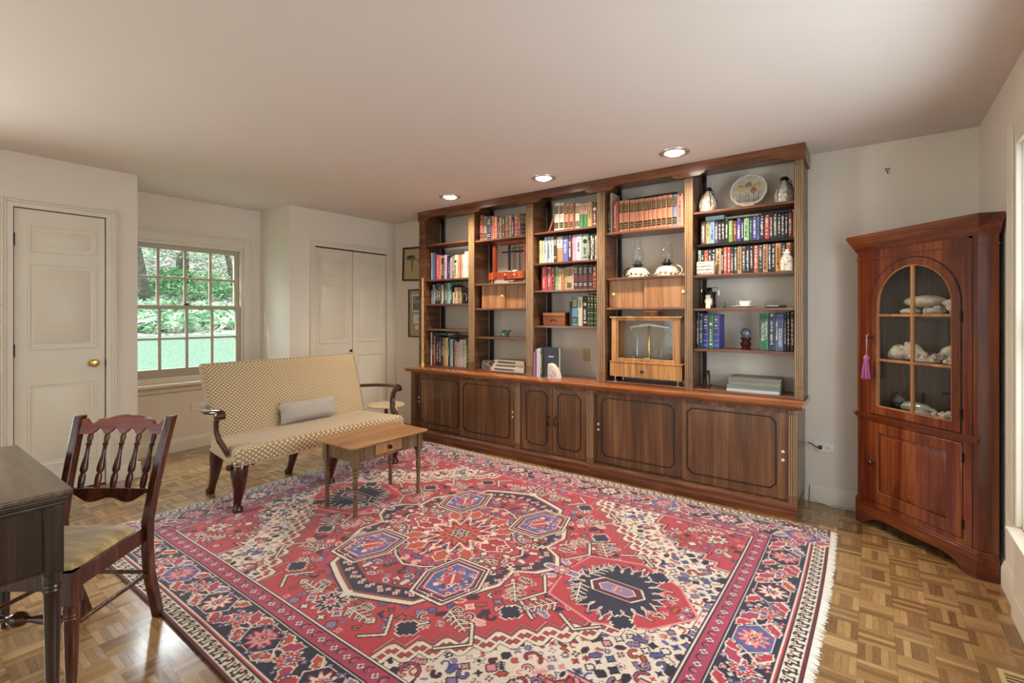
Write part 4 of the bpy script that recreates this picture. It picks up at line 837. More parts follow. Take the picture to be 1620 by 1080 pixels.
# bracket base
foot=[(0,0),(.06,0),(.075,.012),(.085,.03),(.105,.04),(.14,.058),(.18,.064)]
prof=foot+[(CW-x,z) for x,z in reversed(foot)]+[(CW,.125),(0,.125)]
m=MB().prism(prof,-.012,.008,'y')
m.loft([[(CW-.003,-.012,0),(CW+r_+.005,r_-.008,0),(CW+r_-.004,r_+.002,0),(CW-.012,.008,0)],[(CW-.003,-.012,.125),(CW+r_+.005,r_-.008,.125),(CW+r_-.004,r_+.002,.125),(CW-.012,.008,.125)]])
m.loft([[(.003,-.012,0),(.012,.008,0),(-r_+.004,r_+.002,0),(-r_-.005,r_-.008,0)],[(.003,-.012,.125),(.012,.008,.125),(-r_+.004,r_+.002,.125),(-r_-.005,r_-.008,.125)]])
m.prism([(-.004,-.009),(CW+.004,-.009),(CW+r_,r_-.01),(CW+r_-.01,r_+.01),(CW-.01,.01),(.01,.01),(-r_+.01,r_+.01),(-r_,r_-.01)],.125,.137,'z')
m.build('bracket_base',M['cherryx'],cc,bevel=.002)
MB().prism(inn,.125,.14,'z').build('bottom_board',M['cherryx'],cc)
# tassel
MC=Matrix.Translation((-.071,3.816,0))@Rm('Z',-45)
def cc_at(x,y_,z): return tuple(MC@Vector((x,y_,z)))
ta=thing('tassel','purple pink silk tassel hanging from the arched door knob','tassel',cc_at(.118,-.040,1.16),R(-45))
MB().tube([(-.004,0,.03),(-.006,-.004,.02),(-.005,-.004,-.10)],.002,6).tube([(.004,0,.03),(.003,-.006,.02),(-.003,-.006,-.10)],.0015,6).build('cord',plain('tassel_cord','b08a94',.6),ta)
MB().lathe([(.004,-.095),(.013,-.105),(.015,-.12),(.010,-.128),(.013,-.133)],(-.004,-.006,0),14).build('head',M['purple'],ta)
m=MB(); g=random.Random(3)
for k in range(60):
    a=g.uniform(0,6.28); q=math.sqrt(g.random()); m.tube([(-.004+.008*q*math.cos(a),-.006+.008*q*math.sin(a),-.13),(-.004+.02*q*math.cos(a),-.008+.012*q*math.sin(a),-.17),(-.004+.03*q*math.cos(a),-.008+.016*q*math.sin(a),-.245+g.uniform(0,.012))],.0026,4)
m.build('strands',M['purple'],ta)
# contents of the cabinet
def shellthing(x,y_,z,r,seed,label,kind='blob',name='seashell',cat='shell',rz=0):
    o=thing(name,label,cat,cc_at(x,y_,z),R(-45)+rz)
    m=MB(); g=random.Random(seed)
    if kind=='clam':
        n=26; rings=[]
        for i in range(8):
            a=PI/2*i/7; rings.append([(r[0]*math.cos(a)*math.cos(t)*(1+.05*math.cos(9*t)),r[1]*math.cos(a)*math.sin(t)*(1+.05*math.cos(9*t)),r[2]+r[2]*math.sin(a)) for t in [2*PI*k/n for k in range(n)]])
        m.loft(rings,caps=False); m.loft([[(p[0],p[1],2*r[2]-p[2]) for p in q] for q in rings],caps=False); m.build('shell_halves',M['shell'],o)
        MB().lathe([(1,0)],n=3) if False else None
        mb=MB(); mb.loft([[(r[0]*1.03*math.cos(t),r[1]*1.03*math.sin(t),r[2]+dz+.006*math.sin(8*t)) for t in [2*PI*k/40 for k in range(40)]] for dz in (-.004,.004)],caps=False); mb.build('lip',M['cream'],o)
    elif kind=='coral':
        for k in range(22):
            a=g.uniform(0,6.28); q=math.sqrt(g.random()); rr=g.uniform(.22,.38)*r[1]; m.ball((r[0]*q*math.cos(a),r[1]*q*math.sin(a),rr*1.2+r[2]*.8*g.uniform(0,.9)),rr,9,6,amp=.35,seed=k+seed)
        m.build('branches',M['shell'],o); MB().ball((0,0,r[2]*.45),(r[0]*.85,r[1]*.85,r[2]*.45),12,7).build('core',M['shell'],o)
    elif kind=='conch':
        r=(r[0],r[1],r[1]*1.1); m.tube([(-r[0],0,r[2]),(-r[0]*.6,.004,r[2]),(-r[0]*.1,0,r[2]),(r[0]*.5,0,r[2]*.9),(r[0],0,r[2]*.7)],[r[1]*.1,r[1]*.5,r[1],r[1]*.6,r[1]*.08],14)
        for k in range(9): a=k*.7; m.ball((-r[0]*.1+r[0]*.12*math.cos(a),r[1]*.8*math.cos(a),r[2]+r[1]*.8*math.sin(a)),r[1]*.28,7,5)
        m.build('whorl',M['shell'],o)
    else: m.ball((0,0,r[2]),r,18,11,amp=.16,seed=seed); m.build('body',M['shell'],o)
    return o
S1,S2,S3=1.306,1.036,.736
shellthing(.31,.15,S1+.045,(.115,.07,.036),1,'large pale clam shell resting across others, top cabinet shelf, left','clam')
shellthing(.25,.12,S1,(.055,.045,.022),2,'small pale clam below the large one at left, top cabinet shelf','clam')
shellthing(.50,.13,S1+.04,(.065,.05,.026),3,'medium ribbed clam on upper right of top cabinet shelf','clam')
shellthing(.40,.10,S1,(.06,.05,.02),4,'flat pale shell in middle of top cabinet shelf','coral')
shellthing(.53,.09,S1,(.055,.04,.02),5,'pointed pale shell at right of top cabinet shelf','conch')
shellthing(.19,.10,S2,(.055,.05,.045),6,'grey-green rough shell at far left of middle cabinet shelf')
shellthing(.26,.12,S2,(.08,.055,.04),7,'large knobbly white conch at left of middle cabinet shelf','conch')
shellthing(.37,.09,S2,(.085,.055,.030),8,'white branching coral in centre of middle cabinet shelf','coral')
shellthing(.46,.19,S2+.0,(.085,.06,.055),9,'tall grey clam at the back of middle cabinet shelf','clam')
shellthing(.545,.13,S2+.05,(.07,.05,.03),10,'pale clam resting high at right of middle cabinet shelf','clam')
shellthing(.535,.09,S2,(.06,.045,.025),11,'ruffled white shell at right of middle cabinet shelf','coral')
o=thing('glass_float','dark glass float ball at left of bottom cabinet shelf','ball',cc_at(.19,.12,S3+.0),0); MB().ball((0,0,.055),.055,20,12).build('ball',plain('dark_glass','26302e',.06,coat=1),o); MB().lathe([(.012,.105),(.014,.112),(.008,.116)],n=12).build('seal',M['steel'],o)
o=thing('green_bottle','pale green bottle lying on its side, bottom cabinet shelf','bottle',cc_at(.31,.11,S3+.0315),R(-45)); MB().lathe([(.02,-.1),(.03,-.09),(.03,.04),(.012,.075),(.011,.10)],n=18,M=Rm('Y',90)).build('body',plain('green_bottle_glass','8fa08a',.15,coat=.8),o); MB().lathe([(.013,.1),(.013,.115)],n=12,M=Rm('Y',90)).build('cap',M['black'],o)
shellthing(.37,.06,S3,(.05,.03,.016),12,'small cream clam low in centre of bottom cabinet shelf','clam')
shellthing(.49,.08,S3,(.075,.045,.022),13,'cluster-like white coral at front right of bottom cabinet shelf','coral')
o=thing('glass_beads','small cluster of dark shiny beads at right of bottom cabinet shelf','beads',cc_at(.56,.12,S3),0)
m=MB(); [m.ball((.025*math.cos(k*2.4)*(1-k/30),.025*math.sin(k*2.4)*(1-k/30),.014+.006*(k//3)),.014,10,7) for k in range(18)]; m.build('beads',plain('bead_glass','505a66',.1,coat=1),o)
o=thing('pedestal_dish','small dark pedestal tray at back right of bottom cabinet shelf','dish',cc_at(.48,.17,S3),R(-45)); MB().lathe([(.03,0),(.03,.006),(.008,.012),(.008,.12),(.012,.13)],n=14).build('stem',M['iron'],o); MB().box(-.07,.05,-.025,.025,.13,.138).build('tray',M['iron'],o)
# ---------------------------------------------------------------- settee
SX,SY=-3.6,2.165
st=thing('settee','cream and tan diamond-dotted upholstered settee with mahogany arms and cabriole legs','settee',(SX,SY,0))
def S(mb): mb.v=[(x-SX,y_-SY,z) for x,y_,z in mb.v]; return mb
hs=.705 # half width at front
# seat
rings=[]
for z,d,cr in ((.335,0,0),(.337,.003,0),(.36,.006,0),(.395,.006,0),(.42,.0,0),(.435,-.02,0),(.445,-.06,0)):
    a=[]; 
    P=[(-3.27,SY-hs),(-3.27,SY+hs),(-3.83,SY+.63),(-3.83,SY-.63)]
    N=10
    for i in range(4):
        p,q=P[i],P[(i+1)%4]
        for k in range(N):
            t=k/N; x=p[0]+(q[0]-p[0])*t; y_=p[1]+(q[1]-p[1])*t
            cxx,cyy=-3.55,SY; L=math.hypot(x-cxx,y_-cyy); a.append((x+(x-cxx)/L*d,y_+(y_-cyy)/L*d,z+(0.012*math.sin(PI*t) if (z>.42 and i in(0,)) else 0)))
    rings.append(a)
m=MB().loft(rings); S(m).build('seat',M['fab_seat'],st,subsurf=1)
m=MB()
for (a,b) in ((( -3.263,SY-hs-.003),(-3.263,SY+hs+.003)),((-3.263,SY-hs-.004),(-3.83,SY-.637)),((-3.263,SY+hs+.004),(-3.83,SY+.637))): m.tube([(a[0],a[1],.338),(b[0],b[1],.338)],.0045,6)
S(m).build('piping',M['fab_side'],st)
# back (tilted)
def backring(z,x,w,th,rr=.02):
    pts=[]
    for i,(sx,sy) in enumerate(((1,-1),(1,1),(-1,1),(-1,-1))):
        for k in range(4):
            a={0:-PI/2+0,1:0,2:PI/2,3:PI}[i]+ (PI/2)*k/3
            pts.append((x+(th/2-rr)*sx+rr*math.cos(a),SY+sy*(w-rr)+rr*math.sin(a),z))
    return pts
rings=[backring(z,x,wd,th) for z,x,wd,th in ((.34,-3.80,.625,.07),(.42,-3.785,.63,.085),(.46,-3.795,.635,.09),(.60,-3.845,.64,.085),(.75,-3.90,.646,.075),(.88,-3.945,.652,.07),(.93,-3.96,.654,.06),(.948,-3.965,.645,.035)) ]
S(MB().loft(rings)).build('back',M['fab_back'],st,smooth=60)
m=MB()
for s in (-1,1): m.tube([(x+.04,SY+s*(wd-.004),z) for z,x,wd in ((.44,-3.785,.633),(.60,-3.845,.64),(.75,-3.90,.646),(.88,-3.948,.652),(.93,-3.962,.65))],.004,6)
m.tube([(-3.945,SY-.64,.945),(-3.945,SY+.64,.945)],.004,6); S(m).build('back_piping',M['fab_side'],st)
for s in (-1,1):
    Yc=lambda d:SY+s*d
    arm=S(MB().tube([(-3.87,Yc(.64),.648),(-3.80,Yc(.665),.655),(-3.70,Yc(.715),.662),(-3.60,Yc(.755),.664),(-3.52,Yc(.765),.666),(-3.45,Yc(.75),.672),(-3.41,Yc(.742),.668)],[(.017,.014),(.02,.015),(.026,.015),(.031,.015),(.035,.016),(.034,.019),(.027,.02)],10)).build('arm',M['mahog'],st,smooth=60)
    S(MB().lathe([(.002,-.033),(.017,-.032),(.027,-.026),(.027,.026),(.017,.032),(.002,.033)],n=18,M=T(-3.415,Yc(.742),.650)@Rm('X',90))).build('scroll',M['mahog'],arm)
    S(MB().tube([(-3.44,Yc(.742),.655),(-3.475,Yc(.740),.60),(-3.485,Yc(.735),.54),(-3.465,Yc(.725),.48),(-3.42,Yc(.712),.43),(-3.385,Yc(.708),.385)],[(.019,.025),(.016,.025),(.016,.027),(.018,.032),(.016,.040),(.009,.025)],10)).build('arm_support',M['mahog'],arm,smooth=60)
def leg(x,y_,dx,dy,front=True):
    if front:
        m=MB().tube([(x,y_,.345),(x+.012*dx,y_+.012*dy,.30),(x+.010*dx,y_+.01*dy,.25),(x-.012,y_,.17),(x-.035,y_,.09),(x-.043,y_,.052),(x-.035,y_,.03),(x-.033,y_,.0135)],[.050,.054,.048,.037,.026,.023,.034,.030],14)
        m.prism([(y_-.085,.342),(y_+.085,.342),(y_+.08,.315),(y_+.06,.322),(y_+.035,.285),(y_-.035,.285),(y_-.06,.322),(y_-.08,.315)],x-.012,x+.012,'x')
        for s in (-1,1): m.lathe([(.001,-.014),(.014,-.013),(.016,0),(.014,.014),(.001,.0145)],n=12,M=T(x+.002,y_+s*.075,.322)@Rm('Y',90))
    else:
        m=MB().tube([(x,y_,.345),(x-.004,y_,.28),(x-.02,y_,.20),(x-.05,y_,.12),(x-.085,y_-.0,.05),(x-.11,y_,.02),(x-.115,y_,.0)],[.046,.047,.038,.029,.025,.033,.028],12)
    S(m).build('leg',M['mahog'],st,smooth=60)
leg(-3.325,SY-.655,1,-1); leg(-3.325,SY+.03,1,0); leg(-3.325,SY+.66,1,1)
leg(-3.80,SY-.60,0,0,False); leg(-3.77,SY-.02,0,0,False); leg(-3.80,SY+.60,0,0,False)
# lumbar pillow
lp=thing('lumbar_pillow','small oblong grey and white maze-pattern pillow leaning on the settee back','pillow',(-3.705,2.235,.455),R(-90+180)); lp.rotation_euler=(R(-16),0,R(90))
def pillow(w,h,t):
    rings=[]; n=14; m_=8; vs=[]; fs=[]
    m=MB()
    for s in (-1,1):
        g=[]
        for i in range(n+1):
            for j in range(m_+1):
                u=-1+2*i/n; v=-1+2*j/m_; k=((1-abs(u)**3)*(1-abs(v)**3))**.5
                g.append((u*w/2*(1-.04*(1-abs(u))*0-.05*(1-v*v)*abs(u)**4),s*t/2*k,h/2+v*h/2*(1-.06*(1-u*u)*abs(v)**4)))
        f=[(i*(m_+1)+j,(i+1)*(m_+1)+j,(i+1)*(m_+1)+j+1,i*(m_+1)+j+1) for i in range(n) for j in range(m_)]
        m.add(g,f)
    return m
pillow(.50,.165,.085).build('pillow_cover',M['maze'],lp,smooth=80)
# ---------------------------------------------------------------- small table with drawer
tb=thing('side_table','low worn wooden table with one small drawer and turned legs on the rug','table',(-2.815,2.185,.013))
P=[(-.16,-.325),(-.205,-.29),(-.205,.29),(-.16,.325),(.16,.335),(.205,.305),(.205,-.30),(.16,-.335)]
P=[(-.185,-.335),(-.205,-.30),(-.205,.31),(-.185,.335),(.185,.335),(.205,.31),(.205,-.31),(.185,-.335)]
MB().prism(P,.446,.458,'z').build('tabletop',M['pine'],tb,bevel=.003)
lx,ly=.155,.27
MB().box(-lx+.016,lx-.016,-ly-.008,-ly+.008,.345,.446).box(-lx+.016,lx-.016,ly-.008,ly+.008,.345,.446).box(-lx-.008,-lx+.008,-ly,ly,.345,.446).box(lx-.008,lx+.012,-ly,-.125,.345,.446).box(lx-.008,lx+.012,.105,ly,.345,.446).box(lx-.008,lx+.012,-.125,.105,.345,.36).box(lx-.008,lx+.012,-.125,.105,.436,.446).build('apron',M['pinez'],tb,bevel=.001)
dr=MB().box(lx-.006,lx+.015,-.122,.102,.362,.434).box(-.05,lx-.006,-.115,.095,.364,.372).build('drawer',M['lightw'],tb,bevel=.002)
MB().lathe([(.006,0),(.006,.008),(.014,.014),(.013,.022),(.002,.025)],n=14,M=T(lx+.015,-.01,.40)@Rm('Y',90)).build('knob',M['iron'],dr)
for sx in (-1,1):
    for sy in (-1,1):
        MB().box(-.022+sx*lx,.022+sx*lx,-.022+sy*ly,.022+sy*ly,.32,.446).lathe([(.012,0),(.014,.01),(.014,.10),(.011,.135),(.017,.145),(.011,.155),(.018,.165),(.011,.175),(.017,.185),(.018,.225),(.013,.25),(.021,.262),(.014,.272),(.022,.284),(.016,.294),(.021,.304),(.021,.32)],(sx*lx,sy*ly,0),14).build('leg',M['pinez'],tb,bevel=.001)
# ---------------------------------------------------------------- small round stool table
rt=thing('round_table','small low round table with pale top behind right arm of settee','table',(-3.99,3.24,0))
MB().lathe([(.001,.385),(.185,.385),(.19,.392),(.188,.399),(.001,.400)],n=40).build('tabletop',plain('pale_top','cbb497',.35,noise=.12,nscale=8),rt)
MB().lathe([(.188,.386),(.193,.392),(.189,.398)],n=40).build('rim',M['ebony'],rt) if False else None
MB().lathe([(.03,.0),(.034,.05),(.018,.09),(.014,.25),(.02,.3),(.014,.34),(.03,.384)],n=16).build('pedestal',M['mahog'],rt)
for k in range(3):
    a=2*PI*k/3+.4; MB().tube([(.015*math.cos(a),.015*math.sin(a),.10),(.07*math.cos(a),.07*math.sin(a),.085),(.12*math.cos(a),.12*math.sin(a),.03),(.15*math.cos(a),.15*math.sin(a),.008)],[.014,.012,.011,.008],8).build('foot',M['mahog'],rt)
# ---------------------------------------------------------------- dining chair
def loc_rd(r,d): return (math.cos(TH)*r-math.sin(TH)*d, math.sin(TH)*r+math.cos(TH)*d)
cx_,cy_=loc_rd(-1.70,1.84)
ch=thing('dining_chair','dark mahogany spindle-back dining chair with gold velvet seat at desk corner','chair',(cx_,cy_,0),TH)
MS=(( .0,.285,.155),(.10,.255,.160),(.22,.215,.168),(.34,.195,.176),(.45,.192,.180),(.60,.225,.186),(.75,.268,.194),(.865,.305,.200))
for s in (-1,1):
    MB().loft([[(s*c-.015,y_-.019,z),(s*c+.015,y_-.019,z),(s*c+.015,y_+.019,z),(s*c-.015,y_+.019,z)] for z,y_,c in MS]).build('rear_leg',M['chairw'],ch,bevel=.003)
def backy(z): 
    for (z0,y0_,c0),(z1,y1_,c1) in zip(MS,MS[1:]):
        if z0<=z<=z1: t=(z-z0)/(z1-z0); return y0_+(y1_-y0_)*t, c0+(c1-c0)*t
    return MS[-1][1],MS[-1][2]
def rail(name,top,bot,mat,n=48,hw=.183):
    m=MB(); rr=[]
    for k in range(n+1):
        u=-1+2*k/n; zt,zb=top(u),bot(u); x=u*hw; yt=backy(zt)[0]; yb=backy(zb)[0]; bow=.012*(1-u*u)
        rr.append([(x,yt-.010+bow,zt),(x,yt+.010+bow,zt),(x,yb+.010+bow,zb),(x,yb-.010+bow,zb)])
    m.loft(rr); return m.build(name,mat,ch,bevel=.002)
def crest_top(u):
    a=abs(u); return .852+.016*(1-min(1,(a/.45))**2)+ .0 if a<.45 else (.852 if a<.62 else .852-.022*math.sin(PI*min(1,(a-.62)/.30)) )
def crest_bot(u):
    z=.790
    for c in (-.56,-.19,.19,.56):
        if abs(u-c)<.13: z+=.022*math.cos((u-c)/.13*PI/2)
    return z
rail('crest_rail',crest_top,crest_bot,M['chairred'])
rail('lower_rail',lambda u:.575,lambda u:.535-.012*math.cos(u*PI*1.0)*(1 if abs(u)<.5 else 1)+.014*math.cos(u*PI*2),M['chairw'],hw=.176)
for k in range(5):
    u=-.74+k*.37; z0,z1=.574,.792
    pts=[];rad=[]
    for t,r in ((0,.009),(.05,.012),(.2,.0125),(.27,.008),(.3,.012),(.33,.014),(.42,.013),(.6,.008),(.76,.007),(.8,.0115),(.83,.008),(.92,.011),(1,.008)):
        z=z0+(z1-z0)*t; pts.append((u*.183*(.97+.05*t),backy(z)[0]+.012*(1-u*u),z)); rad.append(r)
    MB().tube(pts,rad,12).build('spindle',M['chairw'],ch,smooth=50)
# seat rails, seat
fw,rw,fy,ry=.205,.178,-.185,.19
m=MB().loft([[(-fw,fy,.365),(fw,fy,.365),(fw,fy+.022,.365),(-fw,fy+.022,.365)],[(-fw,fy,.428),(fw,fy,.428),(fw,fy+.022,.428),(-fw,fy+.022,.428)]])
for s in (-1,1): m.loft([[(s*fw,fy,z),(s*rw,ry-.02,z),(s*(rw-.02),ry-.02,z),(s*(fw-.02),fy,z)] for z in (.365,.428)])
m.box(-rw+.012,rw-.012,ry-.03,ry-.01,.365,.42); m.build('seat_rail',M['chairw'],ch,bevel=.002)
rings=[]
for z,d in ((.395,.014),(.435,.008),(.447,.022),(.455,.06)):
    P=[(-fw+d,fy+d),(fw-d,fy+d),(rw-d,ry-.025-d*.6),(-rw+d,ry-.025-d*.6)]
    rings.append([(P[i][0]+(P[(i+1)%4][0]-P[i][0])*k/6,P[i][1]+(P[(i+1)%4][1]-P[i][1])*k/6,z) for i in range(4) for k in range(6)])
MB().loft(rings).build('seat',M['velvet'],ch,subsurf=1)
for s in (-1,1):
    x=s*(fw-.021)
    MB().box(x-.022,x+.022,fy-.002,fy+.042,.315,.428).lathe([(.013,0),(.019,.008),(.014,.022),(.018,.09),(.021,.2),(.0225,.262),(.024,.266),(.0215,.272),(.024,.278),(.0215,.284),(.0235,.295),(.022,.316)],(x,fy+.02,0),16).build('front_leg',M['chairw'],ch,bevel=.002)
m=MB()
for s in (-1,1): m.tube([(s*(fw-.021),fy+.02,.235),(s*.168,.215,.222)],[.009,.009],10)
m.build('side_stretcher',M['chairw'],ch)
MB().tube([(-.168,.213,.225),(.168,.213,.225)],.0085,10).build('rear_stretcher',M['chairw'],ch)
MB().tube([(x,fy+.02,.26) for x in (-.184,-.15,-.12,-.08,-.045,-.028,-.022,0,.022,.028,.045,.08,.12,.15,.184)],[.009,.012,.018,.016,.009,.011,.02,.026,.02,.011,.009,.016,.018,.012,.009],14).build('front_stretcher',M['chairw'],ch,smooth=60)
# ---------------------------------------------------------------- desk
DX,DY=-2.51,.13
dk=thing('desk','dark polished wooden desk with moulded top edge at left foreground','desk',(DX,DY,0))
x0,x1,y0,y1=-2.96-DX,-2.062-DX,-.17-DY,.423-DY
MB().box(x0,x1,y0,y1,.733,.75).build('desktop',M['desktop'],dk,bevel=.004)
MB().box(x0+.006,x1-.006,y0+.006,y1-.006,.714,.7325).box(x0+.014,x1-.014,y0+.014,y1-.014,.70,.7138).build('top_moulding',M['deskw'],dk,bevel=.004)
MB().box(x1-.042,x1-.026,y0+.03,y1-.03,.50,.70).box(x0+.026,x0+.042,y0+.03,y1-.03,.50,.70).box(x0+.03,x1-.03,y1-.042,y1-.026,.50,.70).box(x0+.03,x1-.03,y0+.026,y0+.042,.50,.70).build('apron',M['deskw'],dk,bevel=.001)
MB().box(x1-.027,x1-.0225,y0+.03,y1-.07,.497,.503).build('apron_bead',M['chairw'],dk)
for xx in (x0+.043,x1-.043):
    for yy in (y0+.043,y1-.043):
        MB().box(xx-.024,xx+.024,yy-.024,yy+.024,.485,.70).lathe([(.012,0),(.0145,.01),(.016,.1),(.021,.35),(.0225,.425),(.0245,.43),(.022,.437),(.0245,.444),(.022,.451),(.0245,.458),(.0225,.466),(.024,.486)],(xx,yy,0),18).build('leg',M['deskw'],dk,bevel=.002)
# ---------------------------------------------------------------- pictures left of the bookcase
def pic(name,label,x0,x1,z0,z1,ft,col,mat,rot=0):
    o=thing(name,label,'picture',((x0+x1)/2,YB-.001,(z0+z1)/2)); o.rotation_euler=(0,R(rot),0); w_,h_=(x1-x0)/2,(z1-z0)/2
    q=lambda d:[(-w_+d,-h_+d),(w_-d,-h_+d),(w_-d,h_-d),(-w_+d,h_-d)]
    MB().plate(q(0),q(ft),-.022,-.001,'y').build('frame',M[col],o,bevel=.002)
    MB().box(-w_+ft,w_-ft,-.010,-.002,-h_+ft,h_-ft).build('mat_board',mat,o)
    MB().box(-w_+ft,w_-ft,-.0155,-.014,-h_+ft,h_-ft).build('picture_glass',M['glass'],o)
    return o,w_,h_
o,w_,h_=pic('framed_print','framed ink print of a drooping leaf on tan paper, hung slightly crooked','',0,0,0,0,0,0) if False else pic('framed_print','framed black ink plant print on tan paper, upper of two, slightly crooked',-4.615,-4.22,1.722,2.125,.018,'ebony',plain('tan_paper','c9ae7c',.7),2)
m=MB(); g=random.Random(5)
for k in range(11):
    a=R(200+k*14+g.uniform(-5,5)); m.tube([(-.06,-.0112,.10),(-.06+.05*math.cos(a),-.0112,.10+.03*math.sin(a)+.01),(-.06+.095*math.cos(a),-.0112,.085+.055*math.sin(a))],[.005,.007,.002],5)
m.tube([(.04,-.0112,.06),(0,-.0112,.07),(-.03,-.0112,.03),(-.035,-.0112,-.04),(-.02,-.0112,-.12)],[.003,.006,.009,.009,.003],6)
m.tube([(.04,-.0112,.06),(.08,-.0112,.04),(.10,-.0112,-.03)],[.004,.009,.003],6)
m.v=[(x,-.0112+(y_+.0112)*.08,z) for x,y_,z in m.v]; m.build('ink_drawing',M['ink'],o)
o,w_,h_=pic('framed_print','dark framed mounted photograph with cards, lower of two beside bookcase',-4.513,-4.16,1.045,1.62,.016,'mahog',plain('tan_mount','b8a078',.7))
MB().box(-.115,.075,-.012,-.0101,.02,.225).build('photo_mount',M['white'],o); MB().box(-.10,.06,-.0132,-.0121,.035,.21).build('photograph',speckle('grey_photo','5c5860','9a949c',14,.5),o)
MB().box(-.09,.06,-.012,-.0101,-.12,-.02).box(-.06,.02,-.012,-.0101,-.19,-.145).build('card',M['white'],o); MB().box(-.02,-.012,-.0128,-.0121,-.085,-.055).build('emblem',M['ink'],o)
# ---------------------------------------------------------------- rug, drawn knot by knot in one quarter and mirrored
HX,HY,ST=1.775,1.355,.0036
RC=(-1.965,2.145)
nx=int(HX/ST); ny=int(HY/ST)
qx,qy=np.meshgrid((np.arange(nx)+.5)*HX/nx,(np.arange(ny)+.5)*HY/ny)
C={k:np.array(lin(v)) for k,v in dict(red='a83038',red2='90262e',cream='cfbfae',navy='1f1730',rose='9a3450',blue='4c5284',maroon='561420',pink='c88080',brown='783c2c',black='1a141a',lilac='80688a',rust='a8442c').items()}
img=np.zeros((ny,nx,3)); img[:]=C['cream']
g=random.Random(11)
def bbx(x0,x1,y0,y1):
    a,b=max(0,int(x0/HX*nx)-1),min(nx,int(x1/HX*nx)+2); c,d=max(0,int(y0/HY*ny)-1),min(ny,int(y1/HY*ny)+2)
    return (slice(c,d),slice(a,b)) if b>a and d>c else None
def poly(pts,col):
    s=bbx(min(p[0] for p in pts),max(p[0] for p in pts),min(p[1] for p in pts),max(p[1] for p in pts))
    if s is None: return
    X,Y=qx[s],qy[s]; ins=np.zeros(X.shape,bool); n=len(pts)
    for i in range(n):
        (xa,ya),(xb,yb)=pts[i],pts[(i+1)%n]
        if ya==yb: continue
        ins^=((ya>Y)!=(yb>Y))&(X<(xb-xa)*(Y-ya)/(yb-ya)+xa)
    img[s][ins]=C[col]
def opoly(pts,fill,out='cream',w=.008,out2=None):
    cx=sum(p[0] for p in pts)/len(pts); cy=sum(p[1] for p in pts)/len(pts)
    def grow(d): 
        r=[]
        for x,y_ in pts:
            L=math.hypot(x-cx,y_-cy) or 1; r.append((x+(x-cx)/L*d,y_+(y_-cy)/L*d))
        return r
    if out2: poly(grow(w*1.9),out2)
    poly(grow(w),out); poly(pts,fill)
def line(pts,w,col):
    for (xa,ya),(xb,yb) in zip(pts,pts[1:]):
        s=bbx(min(xa,xb)-w,max(xa,xb)+w,min(ya,yb)-w,max(ya,yb)+w)
        if s is None: continue
        X,Y=qx[s],qy[s]; L2=(xb-xa)**2+(yb-ya)**2 or 1e-9
        t=np.clip(((X-xa)*(xb-xa)+(Y-ya)*(yb-ya))/L2,0,1); img[s][np.hypot(X-xa-t*(xb-xa),Y-ya-t*(yb-ya))<w/2]=C[col]
def ros(cx,cy,r,n,fill,out,cen,ph=0,ky=1,depth=.22):
    def P(q): return [(cx+q*(1-depth+depth*math.cos(n*(t-ph)))*math.cos(t),cy+ky*q*(1-depth+depth*math.cos(n*(t-ph)))*math.sin(t)) for t in [2*PI*k/(n*8) for k in range(n*8)]]
    poly(P(r*1.18),out); poly(P(r),fill); poly(P(r*.52),out); poly(P(r*.36),cen)
def sprig(cx,cy,L,a,col,out=None,n=4):
    dx,dy=math.cos(a),math.sin(a); px,py=-dy,dx
    for c,w in (((out,.015),) if out else ())+((col,.007),):
        line([(cx-dx*L/2,cy-dy*L/2),(cx+dx*L/2,cy+dy*L/2)],w,c)
        for k in range(n):
            t=-L/2+L*(k+.3)/n; q=L*.28*(1-.12*k)
            for s in (-1,1): line([(cx+dx*t,cy+dy*t),(cx+dx*(t+q*.6)+px*q*s,cy+dy*(t+q*.6)+py*q*s)],w,c)
def hook(cx,cy,r,a,col,out,w=.012):
    pts=[(cx+r*(1-.0*k)*math.cos(a+k*.5)*(.4+k*.09),cy+r*math.sin(a+k*.5)*(.4+k*.09)) for k in range(9)]
    line(pts,w*1.9,out); line(pts,w,col)
def leafy(cx,cy,L,W,a,fill,out,serr=5):
    pts=[]; 
    for s in (1,-1):
        for k in range(serr*2+1):
            t=k/(serr*2); t=t if s==1 else 1-t
            w_=W*math.sin(PI*min(1,t*1.0))**.7*(1 if k%2==0 else .62)*s; u=(t-.5)*L; pts.append((cx+u*math.cos(a)-w_*math.sin(a),cy+u*math.sin(a)+w_*math.cos(a)))
    opoly(pts,fill,out,.007)
def stepd(cx,cy,r,fill,out,n=3,ky=1):
    pts=[]; k=r/n
    for q in range(4):
        for i in range(n):
            a,b=(i)*k,(n-i)*k; c=(i+1)*k
            P=[(b,a),(b,c)] 
            for x,y_ in P:
                for _ in range(q): x,y_=-y_,x
                pts.append((cx+x,cy+y_*ky))
    opoly(pts,fill,out,.007)
FX,FYr=1.395,.975
